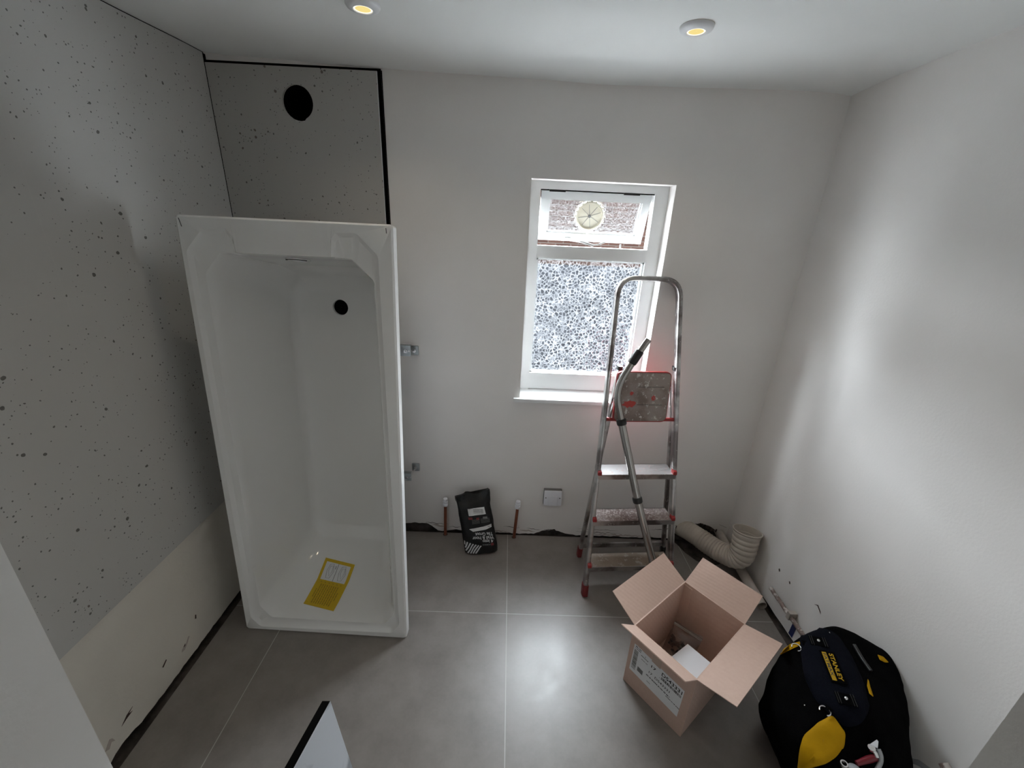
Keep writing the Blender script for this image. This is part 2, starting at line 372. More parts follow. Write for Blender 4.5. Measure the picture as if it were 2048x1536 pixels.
# ------------------------------------------------------------------ room shell
def ceil_z(x, y):
    pts = [(-1.3, 2.272), (-1.08, 2.262), (-0.55, 2.246), (-0.27, 2.242), (0.13, 2.236), (0.33, 2.231), (0.63, 2.235), (0.9, 2.241), (1.13, 2.245), (1.4, 2.245)]
    z = pts[-1][1]
    for (a, za), (b_, zb) in zip(pts, pts[1:]):
        if x <= b_:
            t = max(0, (x - a) / (b_ - a)); t = t * t * (3 - 2 * t); z = za + (zb - za) * t; break
    t = max(0.0, min(1.0, (YB - y) / 0.5)); t = t * t * (3 - 2 * t)
    base = z * (1 - t) + (2.256 if x < 0 else 2.252) * t
    cove = max(0.0, min(1.0, (x + 0.5) / 0.8))
    d = max(0.0, YB - y) / 0.07
    base += 0.010 * cove * (1 - math.exp(-d * 1.2)) - 0.0
    dx = max(0.0, XR - x) / 0.05
    base -= 0.012 * math.exp(-dx) * (1 if x > 0 else 0)
    return base
b = B(); xs = [-1.32 + i * (2.76 / 70) for i in range(71)]; ys = [-0.05 + 1.95 * (i / 30) for i in range(30)] + [1.90 + 0.13 * i / 12 for i in range(13)]
g = [(x, y, ceil_z(x, min(y, YB))) for y in ys for x in xs]; nx = len(xs)
b.add(g, [(j * nx + i, j * nx + i + 1, (j + 1) * nx + i + 1, (j + 1) * nx + i) for j in range(len(ys) - 1) for i in range(nx - 1)])
b.make('ceiling', M['ceiling'], smooth=180, kind='structure', label='white ceiling, slightly wavy where it meets the walls')

# floor: tiled slab stopping short of the walls, dark screed below
b = B()
FX0, FX1, FY1 = XL + 0.028, XR - 0.016, YB - 0.012
def jag(n, amp, sc, seed): return [amp * noise.noise(V((i * sc, seed, 0))) for i in range(n)]
n = 60; out = []
cav = [(1.02, 1.957), (1.035, 1.93), (1.06, 1.86), (1.10, 1.80), (1.16, 1.765), (1.22, 1.78), (1.26, 1.84), (1.28, 1.956)]
poly = [(FX0, -1.6, 0), (FX1 - .03, -1.6, 0), (FX1 - .022, 1.2, 0), (FX1, FY1, 0)] + [(x, y, 0) for x, y in cav[::-1]] + [(FX0, FY1, 0)]
b.prism([V(p) for p in poly], (0, 0, -0.012))
fl_o = b.make('floor', M['floor'], kind='structure', at=(0, 0, 0), label='large grey stone-effect floor tiles with pale joints')
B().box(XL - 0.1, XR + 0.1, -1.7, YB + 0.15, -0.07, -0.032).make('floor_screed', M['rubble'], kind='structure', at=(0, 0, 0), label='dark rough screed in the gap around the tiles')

def wall_strip(b, x0, x1, ztop, zfun, y, thick, n=70):
    """lower strip of a wall with a broken bottom edge"""
    xs = [x0 + (x1 - x0) * i / n for i in range(n + 1)]
    lo = [(x, y, zfun(x)) for x in xs]; hi = [(x, y, ztop) for x in xs]
    lo2 = [(x, y + thick, zfun(x)) for x in xs]
    vs = lo + hi + lo2; m_ = n + 1
    fs = [(i, i + 1, m_ + i + 1, m_ + i) for i in range(n)] + [(i, i + 1, 2 * m_ + i + 1, 2 * m_ + i) for i in range(n)]
    b.add(vs, fs)
WX0, WX1, WZ0, WZ1 = 0.0769, 0.6994, 0.845, 1.885
HX, HZ, HR = -0.874, 2.115, 0.062
def back_low(x):
    z = 0.004 + 0.010 * noise.noise(V((x * 14, 3, 0))) + 0.005 * noise.noise(V((x * 45, 8, 0)))
    if x < -0.36: z += 0.050 * (1 - max(0, (x + 0.42) / 0.06)) if x > -0.42 else 0.050 + 0.006 * noise.noise(V((x * 40, 1, 0)))
    if -0.33 < x < -0.15: z += 0.006
    if 0.20 < x < 0.44: z += 0.030 * max(0, math.sin((x - 0.20) / 0.24 * math.pi)) * (1.1 if x < 0.33 else 0.8)
    if 1.02 < x < 1.30:
        t = (x - 1.02) / 0.28; z = max(z, 0.118 * (math.sin(t * math.pi) ** 0.45) + 0.008 * noise.noise(V((x * 50, 5, 0))))
    return z
b = B(); T = 0.145
def bk(x0, x1, z0, z1): b.box(x0, x1, YB, YB + T, z0, z1)
wall_strip(b, XL - .1, XR + .1, 0.13, back_low, YB, 0.03, 300)
def bk2(x0, x1, z0, z1): b.add([(x0, YB, z0), (x1, YB, z0), (x1, YB, z1), (x0, YB, z1)], [(0, 1, 2, 3)])
# face split around the window and the round duct opening
sq = 0.10
bk2(XL - .1, WX0, 0.13, WZ0); bk2(WX0, WX1, 0.13, WZ0); bk2(WX1, XR + .1, 0.13, WZ0)
bk2(WX1, XR + .1, WZ0, 2.32); bk2(WX0, WX1, WZ1, 2.32)
bk2(XL - .1, HX - sq, WZ0, 2.32); bk2(HX + sq, WX0, WZ0, 2.32); bk2(HX - sq, HX + sq, WZ0, HZ - sq); bk2(HX - sq, HX + sq, HZ + sq, 2.32)
k = 32; ring = [(HX + HR * math.cos(a * 2 * math.pi / k), YB, HZ + HR * math.sin(a * 2 * math.pi / k)) for a in range(k)]
def onsq(a):
    c_, s_ = math.cos(a), math.sin(a); q = sq / max(abs(c_), abs(s_)); return (HX + c_ * q, YB, HZ + s_ * q)
sqr = [onsq(a * 2 * math.pi / k) for a in range(k)]; deep = [(x, YB + 0.13, z) for x, y, z in ring]
b.add(ring + sqr, [(i, (i + 1) % k, k + (i + 1) % k, k + i) for i in range(k)])
B().lathe((HX, YB + .0005, HZ), (0, 1, 0), [(HR, 0), (HR, .13), (.001, .13)], 32).make('duct_shade_liner', M['black'], kind='structure', label='round duct opening in the wall, its inner shade painted black')  # black liner put in so the hole reads as deep shade
# window reveals and outer leaf
for x0, x1, z0, z1 in ((WX0, WX0, WZ0, WZ1), (WX1, WX1, WZ0, WZ1)):
    b.add([(x0, YB, z0), (x0, YB + T, z0), (x0, YB + T, z1), (x0, YB, z1)], [(0, 1, 2, 3)])
b.add([(WX0, YB, WZ1), (WX1, YB, WZ1), (WX1, YB + T, WZ1), (WX0, YB + T, WZ1)], [(0, 1, 2, 3)])
b.add([(WX0, YB, WZ0), (WX1, YB, WZ0), (WX1, YB + T, WZ0), (WX0, YB + T, WZ0)], [(0, 1, 2, 3)])
wb = b.make('wall_back', M['plaster'], kind='structure', at=(0, YB, 0), label='white back wall around the window, broken plaster along its foot')
b = B(); Y2 = YB + T
b.box(-1.5, WX0, Y2, Y2 + .02, -1, 6).box(WX1, 1.7, Y2, Y2 + .02, -1, 6).box(WX0, WX1, Y2, Y2 + .02, -1, WZ0).box(WX0, WX1, Y2, Y2 + .02, WZ1, 6)  # unseen upper part added to shade the wall opposite from skylight
b.make('wall_outer_leaf', M['brick'], kind='structure', label='outer brick leaf behind the back wall')
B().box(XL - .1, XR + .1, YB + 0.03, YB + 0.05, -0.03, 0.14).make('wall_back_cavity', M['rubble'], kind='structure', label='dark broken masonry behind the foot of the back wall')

# left wall: plaster with broken foot, terrazzo panels above
b = B(); n = 160
def left_low(y):
    z = 0.010 + 0.008 * noise.noise(V((y * 9, 21, 0))) + 0.004 * noise.noise(V((y * 40, 2, 0)))
    if 0.80 < y < 0.93: z += 0.018 * math.sin((y - 0.8) / 0.13 * math.pi)
    return z
ysl = [0.0 + (YB + 0.03) * i / n for i in range(n + 1)]
lo = [(XL, y, left_low(y)) for y in ysl]; hi = [(XL, y, 2.32) for y in ysl]; lo2 = [(XL - .05, y, left_low(y)) for y in ysl]
b.add(lo + hi + lo2, [(i, i + 1, n + 2 + i, n + 1 + i) for i in range(n)] + [(i, i + 1, 2 * n + 3 + i, 2 * n + 2 + i) for i in range(n)])
b.make('wall_left', M['plaster_warm'], kind='structure', label='bare plaster left wall below the speckled panels')
B().box(XL - .06, XL - .045, 0, YB, -0.03, 0.1).make('wall_left_cavity', M['dark'], kind='structure', label='dark gap under the left wall plaster')

# right wall
b = B(); n = 120
def right_low(y): return 0.006 + 0.005 * noise.noise(V((y * 12, 31, 0)))
ysl = [-0.1 + (YB + 0.13) * i / n for i in range(n + 1)]
lo = [(XR, y, right_low(y)) for y in ysl]; hi = [(XR, y, 2.32) for y in ysl]; lo2 = [(XR + .05, y, right_low(y)) for y in ysl]
b.add(lo + hi + lo2, [(i, i + 1, n + 2 + i, n + 1 + i) for i in range(n)] + [(i, i + 1, 2 * n + 3 + i, 2 * n + 2 + i) for i in range(n)])
b.make('wall_right', M['plaster'], kind='structure', label='smooth white right wall')

# front wall with the doorway the camera stands in, and the landing behind
JL, JR, YF = -0.412, 0.525, 0.274
b = B(); b.box(XL - .1, JL, 0.10, YF, 0, 2.32).box(JR, XR + .1, 0.10, YF, 0, 2.32).box(JL, JR, 0.10, YF, 2.08, 2.32)
fw = b.make('wall_front', M['jamb'], kind='structure', label='white plastered sides of the doorway in front')
b = B(); b.box(-1.2, -1.15, -1.7, 0.10, -.03, 2.32).box(1.2, 1.25, -1.7, 0.10, -.03, 2.32).box(-1.2, 1.25, -1.75, -1.7, -.03, 2.32)
b.make('wall_landing', M['plaster'], kind='structure', label='white landing walls behind the doorway')
B().box(-1.25, 1.3, -1.75, 0.12, 2.27, 2.32).make('ceiling_landing', M['ceiling'], kind='structure', label='landing ceiling behind the doorway')

b = B(); b.box(XR + .052, XR + .12, -.1, YB + .16, -.07, 2.45).box(XL - .14, XL - .062, -.1, YB + .16, -.07, 2.45).box(XL - .14, XR + .12, YB + .146, YB + .164, -.07, .2)  # unseen boxes added outside the shell to block stray light
b.box(XL - .14, XR + .12, -1.8, YB + .16, 2.33, 2.36); b.make('wall_light_block', M['rubble'], kind='structure', label='unseen shell behind the plastered walls, added to stop light leaks')
# ------------------------------------------------------------------ terrazzo wall panels
PT = 0.009
b = B()
pz = lambda y: ceil_z(XL, y) - .0045
for k_ in range(24):
    ya, yb_ = (YB - PT - .004) * k_ / 24, (YB - PT - .004) * (k_ + 1) / 24
    b.hexa([(XL + .0005, ya, .5031), (XL + PT, ya, .5031), (XL + PT, yb_, .5031), (XL + .0005, yb_, .5031)], [(XL + .0005, ya, pz(ya)), (XL + PT, ya, pz(ya)), (XL + PT, yb_, pz(yb_)), (XL + .0005, yb_, pz(yb_))])
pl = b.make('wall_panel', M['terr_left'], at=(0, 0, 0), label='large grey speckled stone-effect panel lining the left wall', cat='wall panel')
B().hexa([(XL + .0003, 0.0, 2.235), (XL + .005, 0.0, 2.235), (XL + .005, YB - .001, 2.235), (XL + .0003, YB - .001, 2.235)], [(XL + .0003, 0.0, 2.262), (XL + .005, 0.0, 2.262), (XL + .005, YB - .001, 2.272), (XL + .0003, YB - .001, 2.272)]).make('top_gap_shade', M['black'], pl)  # black strip painting the dark line between panel and ceiling
B().box(XL + .0003, XL + PT + .0025, YB - PT - .0035, YB - .0005, .51, 2.262).make('corner_gap_shade', M['black'], pl)  # black strip filling the corner gap in place of its shade
# back panel with the round cut-out
t = thing('wall_panel', (-0.88, YB, 0.50), 'grey speckled panel with a round cut-out on the back wall', 'wall panel')
b = B(); x0, x1, z0, z1, y0, y1 = XL + PT + .003, -0.5525, 0.52, 2.2335, YB - PT - .004, YB - .004
k = 40; rr = 0.061
def cut(a):
    r_ = rr
    x, z = HX + r_ * math.cos(a), HZ + r_ * math.sin(a)
    if math.radians(245) < a < math.radians(290): z = HZ - rr - 0.004
    return x, z
rg = [cut(a * 2 * math.pi / k) for a in range(k)]
def rectp(a):
    c_, s_ = math.cos(a), math.sin(a)
    tx = ((x1 - HX) if c_ > 0 else (x0 - HX)) / c_ if abs(c_) > 1e-6 else 1e9
    tz = (0.085 if s_ > 0 else -0.3) / s_ if abs(s_) > 1e-6 else 1e9
    q = min(tx, tz); return HX + c_ * q, HZ + s_ * q
rc = [rectp(a * 2 * math.pi / k) for a in range(k)]
for yy in (y0, y1):
    b.add([(x, yy, z) for x, z in rg] + [(x, yy, z) for x, z in rc], [(i, (i + 1) % k, k + (i + 1) % k, k + i) for i in range(k)])
b.add([(x, y0, z) for x, z in rg] + [(x, y1, z) for x, z in rg], [(i, (i + 1) % k, k + (i + 1) % k, k + i) for i in range(k)])
lo_ = HZ - 0.3; hi_ = HZ + 0.085
b.box(x0, x1, y0, y1, z0, lo_); b.box(x0, x1, y0, y1, hi_, z1)
# triangles the radial fan leaves in the corners
for (cx, cz) in ((x0, lo_), (x1, lo_), (x0, hi_), (x1, hi_)):
    near = sorted(rc, key=lambda q: (q[0] - cx) ** 2 + (q[1] - cz) ** 2)[:2]
    for yy in (y0, y1): b.add([(cx, yy, cz), (near[0][0], yy, near[0][1]), (near[1][0], yy, near[1][1])], [(0, 1, 2)])
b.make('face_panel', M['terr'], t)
B().box(x1, x1 + 0.0013, y0, YB - .0005, z0, z1).make('cut_edge', M['white_plastic'], t, label='pale cut edge of the panel')
b = B(); b.box(x1 + .0015, -0.5375, YB - 0.006, YB - .0005, 0.562, 2.2400); b.box(x0, -0.5375, YB - 0.003, YB - .0005, z1 + .0005, 2.2440)  # upper strip is black for the shade of the gap below the ceiling
b.make('backing_foam', M['black'], t, label='black foam strip beside the panel, with a black strip for the gap shade above')
B().box(-0.5362, -0.5335, YB - 0.0045, YB - .0003, 0.60, 2.238).make('gap_shade_line', M['black'], t)  # thin black strip standing in for shade in the gap beside the foam

# ------------------------------------------------------------------ window
win = thing('window_1', ((WX0 + WX1) / 2, YB, WZ0), None, None); win['kind'] = 'structure'; win['label'] = 'small white painted window with pebbled glass and an open top vent'
FY0, FY1_ = YB + 0.080, YB + 0.135
gx0, gx1 = 0.124, 0.640
b = B()
b.box(WX0, gx0, FY0, FY1_, WZ0, WZ1).box(gx1, WX1, FY0, FY1_, WZ0, WZ1)
b.box(gx0, gx1, FY0, FY1_, 1.852, WZ1).box(gx0, gx1, FY0 - .006, FY1_, 1.556, 1.612).box(gx0, gx1, FY0, FY1_, 0.893, 0.980)
fr = b.make('window_frame', M['gloss_white'], win)
b = B(); bw = 0.009
for (zz0, zz1) in ((0.980, 1.556),):
    b.box(gx0, gx0 + bw, FY0 + .012, FY0 + .03, zz0, zz1).box(gx1 - bw, gx1, FY0 + .012, FY0 + .03, zz0, zz1)
    b.box(gx0, gx1, FY0 + .012, FY0 + .03, zz0, zz0 + .006).box(gx0, gx1, FY0 + .012, FY0 + .03, zz1 - bw, zz1)
b.make('glazing_bead', M['gloss_white'], win)
B().box(gx0 + .002, gx1 - .002, FY0 + .030, FY0 + .034, 0.982, 1.554).make('window_pane', M['glass'], win, label='large lower pane of pebbled glass')
b = B(); b.hexa([(WX0, YB + .0, 0.868), (WX1, YB + .0, 0.868), (WX1, FY0 + .02, 0.880), (WX0, FY0 + .02, 0.880)], [(WX0, YB + .0, 0.871), (WX1, YB + .0, 0.871), (WX1, FY0 + .02, 0.893), (WX0, FY0 + .02, 0.893)])
b.box(0.045, 0.725, YB - 0.022, YB - .0005, 0.852, 0.871); b.box(WX0 + .0005, WX1 - .0005, YB - .001, FY0 + .01, 0.852, 0.8695)
bevel(b.make('window_sill', M['gloss_white'], win), 0.002)
# vent sash, hinged at its head, swung outwards
ang = math.radians(20); hz, hy = 1.846, FY0 + 0.020; dn = V((0, math.sin(ang), -math.cos(ang))); outn = V((0, math.cos(ang), math.sin(ang)))
def S(x, d, t_): return V((x, hy, hz)) + dn * d + outn * t_
sx0, sx1, sh = gx0 + .006, gx1 - .006, 0.2256
b = B()
def sb(xa, xb, da, db, ta, tb): b.hexa([S(xa, da, ta), S(xb, da, ta), S(xb, da, tb), S(xa, da, tb)], [S(xa, db, ta), S(xb, db, ta), S(xb, db, tb), S(xa, db, tb)])
fwid = 0.036
sb(sx0, sx0 + fwid, 0, sh, 0, .034); sb(sx1 - fwid, sx1, 0, sh, 0, .034); sb(sx0, sx1, 0, fwid, 0, .034); sb(sx0, sx1, sh - fwid, sh, 0, .034)
sash = b.make('vent_sash', M['gloss_white'], win)
b = B(); bb = 0.008
sb(sx0 + fwid, sx0 + fwid + bb, fwid, sh - fwid, .006, .018); sb(sx1 - fwid - bb, sx1 - fwid, fwid, sh - fwid, .006, .018); sb(sx0 + fwid, sx1 - fwid, sh - fwid - bb, sh - fwid, .006, .018)
b.make('sash_bead', M['gloss_white'], sash)
b = B(); sb(sx0 + fwid, sx1 - fwid, fwid, sh - fwid, .018, .021); b.make('sash_pane', M['glass_vent'], sash)
for hx_ in (0.20, 0.535):
    b = B(); b.box(hx_ - .036, hx_ + .036, FY0 - .002, FY0 + .006, 1.8425, 1.8505); b.make('hinge', M['black_plastic'], sash)
B().box(gx0 + .001, gx1 - .001, FY0 + .006, FY0 + .012, 1.8475, 1.8518).make('hinge_gap_shade', M['black'], win)  # black strip drawn as the shaded gap between head and sash
vc = S(0.365, 0.106, 0.012)
b = B(); b.lathe(vc, -outn, [(.068, -.006), (.068, .010), (.064, .014), (.058, .014), (.056, .006), (.056, -.002)], 40)
for q in range(20):
    a = q * math.pi / 10; b.obox(vc + (V((1, 0, 0)) * math.cos(a) - dn * math.sin(a)) * .069 - outn * .006, (V((1, 0, 0)) * math.cos(a) - dn * math.sin(a)), outn, (V((1, 0, 0)) * math.sin(a) + dn * math.cos(a)), .006, .012, .007)
M['cream'] = mat('cream_plastic', (0.78, 0.74, 0.62), 0.4)
vent = b.make('ventilator_rim', M['cream'], sash, smooth=40)
b = B(); b.lathe(vc, -outn, [(.0005, .003), (.057, .003), (.057, .0)], 40); b.make('ventilator_disc', M['cream'], sash)
b = B()
for a in (20, 55, 100, 140, 190, 235, 280, 330):
    a = math.radians(a); d_ = V((1, 0, 0)) * math.cos(a) - dn * math.sin(a); e_ = V((1, 0, 0)) * math.sin(a) + dn * math.cos(a)
    b.obox(vc + d_ * .030 - outn * .0035, d_, e_, outn, .046, .0012, .001)
b.lathe(vc - outn * .003, -outn, [(.0065, 0), (.0065, .004), (.0005, .004)], 14)
b.make('ventilator_spoke', M['ink_grey'], sash)
b = B(); b.tube([vc + dn * .066 - outn * .01, vc + dn * .085 - outn * .012, vc + dn * .10 + V((-.006, -.004, 0))], .004, 8)
b.make('pull_cord', M['cream'], sash)
b = B(); b.obox(S(0.275, sh - .012, -.004), (1, 0, 0), dn, outn, .03, .012, .008); b.tube([S(0.272, sh - .01, -.006), V((0.33, FY0 + .0, 1.636)), V((0.385, FY0 - .004, 1.622))], .0055, 8)
b.tube([V((0.372, FY0 - .004, 1.622)), V((0.41, FY0 - .004, 1.628)), V((0.44, FY0 - .004, 1.640))], .0035, 8)
b.make('window_stay', M['gloss_white'], win, smooth=60)
B().tube([(0.515, FY0 + .01, 1.611), (0.515, FY0 + .01, 1.632)], .004, 8).make('stay_peg', M['gloss_white'], win)

# outside
B().box(-7, 9, 6.5, 6.8, 1.16, 2.30).make('neighbouring_wall', M['brick'], label='brick wall of the neighbouring building seen through the open vent', cat='building')
B().box(-7, 9, 6.48, 6.8, -1.2, 1.159).make('rendered_wall', M['render_out'], label='grey rendered lower wall seen blurred through the pebbled glass', cat='building')
B().box(-8, 10, 2.3, 6.8, -1.3, -1.2).make('ground', M['render_out'], kind='structure', label='dark ground outside below the window')
M['bounce_pale'] = mat('pale_bounce_slab', (0.52, 0.52, 0.52), 0.9)  # pale reflector, added to throw skylight up onto the ceiling
B().box(-3.5, 4.5, 2.26, 3.38, 0.30, 0.42).make('bounce_slab', M['bounce_pale'], kind='structure', label='unseen pale slab below the window, added to bounce skylight indoors')

# ------------------------------------------------------------------ downlights
def downlight(x, y, label):
    z = ceil_z(x, y) - .0005
    t = thing('downlight', (x, y, z), label, 'ceiling light', 'recessed ceiling downlights')
    B().lathe((x, y, z), (0, 0, -1), [(.048, 0), (.0475, .005), (.044, .010), (.031, .014), (.0268, .014), (.0258, .008)], 40).make('bezel', M['white_plastic'], t, smooth=60)
    B().lathe((x, y, z), (0, 0, -1), [(.0257, .008), (.0250, .0125), (.0215, .0130)], 32).make('lamp_rim', M['lamp_rim'], t, smooth=60)
    B().lathe((x, y, z), (0, 0, -1), [(.0005, .0115), (.022, .0115)], 32).make('lamp_lens', M['lamp'], t)
    beam(x, y)
def beam(x, y):
    z = ceil_z(x, y) - .0005
    l = D.lights.new('downlight_beam', 'SPOT'); l.energy = 1.4; l.color = (1.0, 0.84, 0.62); l.spot_size = math.radians(130); l.spot_blend = 0.8; l.shadow_soft_size = 0.022
    o = D.objects.new('downlight_beam', l); COL.objects.link(o); o.location = (x, y, z - 0.018)
downlight(-0.442, 1.470, 'white recessed downlight glowing yellow, the left of the two, above the bath')
downlight(0.518, 1.510, 'white recessed downlight glowing yellow, the right of the two, above the ladder')

downlight(-0.442, 0.60, 'unseen downlight added nearer the door as fill light, the left of that pair')  # unseen pair added to brighten the room and put highlights on the bath
downlight(0.518, 0.60, 'unseen downlight added nearer the door as fill light, the right of that pair')
# ------------------------------------------------------------------ bath standing on its end
bl = V((-1.0881, 1.3102, 0)); U = V((0.99942, -0.0339, 0)).normalized(); Vv = V((0.003, 0.077, 0.997)); Vv = (Vv - U * Vv.dot(U)).normalized(); Nn = U.cross(Vv); Nn = Nn if Nn.y > 0 else -Nn
BW, BL = 0.7053, 1.6866
def Q(u, v, w): return bl + U * u + Vv * v + Nn * w
def lerp_tab(x, xs, ys):
    if x <= xs[0]: return ys[0]
    for i in range(len(xs) - 1):
        if x <= xs[i + 1]: return ys[i] + (ys[i + 1] - ys[i]) * (x - xs[i]) / (xs[i + 1] - xs[i])
    return ys[-1]
def vb(w): return lerp_tab(w, [0, .1, .2, .3, .36, .38], [.062, .075, .10, .16, .215, .255])
def vt(w): return lerp_tab(w, [0, .1, .25, .34, .38], [1.576, 1.562, 1.535, 1.50, 1.455])
def ulw(w): return .064 + .081 * w / .38
def urw(w): return .640 - .080 * w / .38
R_out = [(0, 0), (0, 0), (0, BL - .001), (0, BL), (.14, BL), (.17, BL), (.187, BL), (.20, BL), (.49, BL), (.50, BL), (.51, BL), (.53, BL), (.58, BL), (BW, BL), (BW, 0), (BW - .001, 0)]
def outer(ins, w):
    pts = [(.10, ins), (ins, .10), (ins, BL - .10), (.085 + ins, BL - ins), (.16, BL - ins), (.172, BL - ins), (.184, BL - ins), (.192, BL - ins), (.494, BL - ins), (.502, BL - ins), (.514, BL - ins), (.53, BL - ins), (.60, BL - ins), (BW - ins, BL - .10), (BW - ins, .10), (.62, ins)]
    return pts, [w] * 16
ch_o = ([(.068, .020), (.031, .066), (.021, 1.577), (.082, 1.644), (.16, 1.652), (.183, 1.626), (.186, 1.578), (.192, 1.5775), (.494, 1.5775), (.500, 1.578), (.503, 1.632), (.519, 1.653), (.586, 1.656), (.655, 1.588), (.676, .075), (.640, .028)], [0] * 16)
ch_i = ([(.072, .034), (.044, .074), (.034, 1.570), (.089, 1.630), (.154, 1.638), (.171, 1.618), (.176, 1.577), (.192, 1.5772), (.494, 1.5772), (.510, 1.577), (.514, 1.625), (.526, 1.639), (.580, 1.642), (.642, 1.581), (.663, .082), (.634, .042)], [.012] * 7 + [0, 0] + [.012] * 7)
opn = ([(.112, .060), (.068, .118), (.0625, 1.507), (.120, 1.572), (.138, 1.576), (.160, 1.5765), (.178, 1.5768), (.192, 1.577), (.494, 1.577), (.508, 1.5768), (.525, 1.5765), (.54, 1.576), (.562, 1.574), (.634, 1.507), (.652, .118), (.606, .060)], [.014] * 7 + [.001, .001] + [.014] * 7)
opn2 = ([(u_ + (.004 if u_ < .35 else -.004), v_ + (.004 if v_ < .8 else -.004)) for u_, v_ in opn[0]], [.022] * 16)
def inner(w, ins=0.0):
    l, r_, bt_, tp = ulw(w) + ins, urw(w) - ins, vb(w) + ins, vt(w) - ins
    ch = .065; cb = .055
    top = [l + ch + (r_ - l - 2 * ch) * q for q in (0, .05, .10, .14, .17, .83, .86, .90, .95, 1.0)]
    return [(l + cb, bt_), (l, bt_ + cb), (l, tp - ch)] + [(x, tp) for x in top] + [(r_, tp - ch), (r_, bt_ + cb), (r_ - cb, bt_)], [w] * 16
def densify(ring, seg=(3, 40, 5, 3, 3, 4, 2, 16, 2, 4, 3, 3, 5, 40, 3, 12), rad=.012):
    pts, ws = ring; P = [V((p[0], p[1], w)) for p, w in zip(pts, ws)]; n = len(P); out = []; K = 4
    arcs = []
    for i in range(n):
        a = P[i - 1] - P[i]; c = P[(i + 1) % n] - P[i]; rr_ = rad if i in (0, 1, 2, 3, 12, 13, 14, 15) else .004
        if ring in (OUT):
            rr_ = .004
        rr_ = min(rr_, a.length * (.47 if rad > .02 else .3), c.length * (.47 if rad > .02 else .3))
        A = P[i] + a.normalized() * rr_ if a.length > 1e-6 else P[i]; C = P[i] + c.normalized() * rr_ if c.length > 1e-6 else P[i]
        arcs.append([A * (1 - t) ** 2 + P[i] * 2 * t * (1 - t) + C * t * t for t in [j / K for j in range(K + 1)]])
    for i in range(n):
        out += arcs[i]; A = arcs[i][-1]; C = arcs[(i + 1) % n][0]
        for j in range(1, seg[i]): out.append(A.lerp(C, j / seg[i]))
    return out
o1, o2, o3 = outer(0.0, .006), outer(.006, 0.0), outer(0.0, .040)
# outer corners squared off
for r_ in (o1, o2, o3):
    ins = .006 if r_ is o2 else 0
    for i, (u_, v_) in ((0, (ins + .008, ins)), (1, (ins, ins + .008)), (2, (ins, BL - ins - .008)), (3, (ins + .008, BL - ins)), (12, (BW - ins - .008, BL - ins)), (13, (BW - ins, BL - ins - .008)), (14, (BW - ins, ins + .008)), (15, (BW - ins - .008, ins))):
        r_[0][i] = (u_, v_)
OUT = [o1, o2, o3]
rings = [densify(o3), densify(o1), densify(o2), densify(ch_o), densify(ch_i), densify(opn), densify(opn2)]
for w, ins in [(.05, 0), (.10, 0), (.15, 0), (.20, 0), (.25, 0), (.30, 0), (.335, 0)] + [(.351 + .030 * math.sin(a_ * math.pi / 16), .030 * (1 - math.cos(a_ * math.pi / 16))) for a_ in range(0, 9)]:
    rings.append(densify(inner(w, ins), rad=.022 + w * .10))
n = len(rings[0]); vs = [Q(*p) for r_ in rings for p in r_]; fs = []
for i in range(len(rings) - 1):
    for j in range(n): fs.append((i * n + j, i * n + (j + 1) % n, (i + 1) * n + (j + 1) % n, (i + 1) * n + j))
bath = thing('bathtub', bl + V((.35, .2, 0)), 'white acrylic bathtub standing upright on its end in the left corner', 'bathtub')
o = obj('tub_shell', vs, fs, M['acrylic'], bath)
# base with waste hole, filled between the last ring and the hole
bm = bmesh.new(); DR = (.353, 1.367, .381); drr = .033
lastr = [Q(*p) for p in rings[-1]]; off = origin_of(bath)
v1 = [bm.verts.new(p - off) for p in lastr]; e1 = [bm.edges.new((v1[i], v1[(i + 1) % n])) for i in range(n)]
hv = [bm.verts.new(Q(DR[0] + drr * math.cos(a * math.pi / 16), DR[1] + drr * math.sin(a * math.pi / 16), DR[2]) - off) for a in range(32)]
e2 = [bm.edges.new((hv[i], hv[(i + 1) % 32])) for i in range(32)]
bmesh.ops.triangle_fill(bm, use_beauty=True, use_dissolve=False, edges=e1 + e2)
bm2 = bmesh.new(); bm2.from_mesh(o.data); tmp = D.meshes.new('t'); bm.to_mesh(tmp); bm2.from_mesh(tmp)
bmesh.ops.remove_doubles(bm2, verts=bm2.verts, dist=1e-5); bmesh.ops.recalc_face_normals(bm2, faces=bm2.faces); bm2.to_mesh(o.data); bm.free(); bm2.free(); D.meshes.remove(tmp)
o.data.polygons.foreach_set('use_smooth', [True] * len(o.data.polygons)); o.data.set_sharp_from_angle(angle=math.radians(38))
# outside of the tub
b = B(); orings = []
for w, e_ in ((.038, .018), (.10, .016), (.20, .014), (.30, .012), (.37, .012), (.398, .004)):
    orings.append(densify(inner(min(w, .38), -e_), rad=.03))
    orings[-1] = [V((p.x, p.y, w)) for p in orings[-1]]
orings.insert(0, [V((p.x, p.y, .038)) for p in densify(o3)])
vs = [Q(*p) for r_ in orings for p in r_]; fs = []
for i in range(len(orings) - 1):
    for j in range(n): fs.append((i * n + j, i * n + (j + 1) % n, (i + 1) * n + (j + 1) % n, (i + 1) * n + j))
fs.append(tuple(range(len(vs) - n, len(vs))))
obj('tub_underside', vs, fs, M['white_plastic'], bath, smooth=40)
B().lathe(Q(*DR), Nn, [(drr + .003, -.0008), (drr, -.0012), (drr - .001, .012)], 32).make('waste_rim', M['acrylic'], bath, smooth=60)
B().lathe(Q(DR[0], DR[1], DR[2] + .010), Nn, [(.0005, 0), (drr, 0)], 32).make('waste_hole', M['black'], bath, label='open waste hole, its dark depth painted as a black disc')  # black disc put in for the shade inside the waste
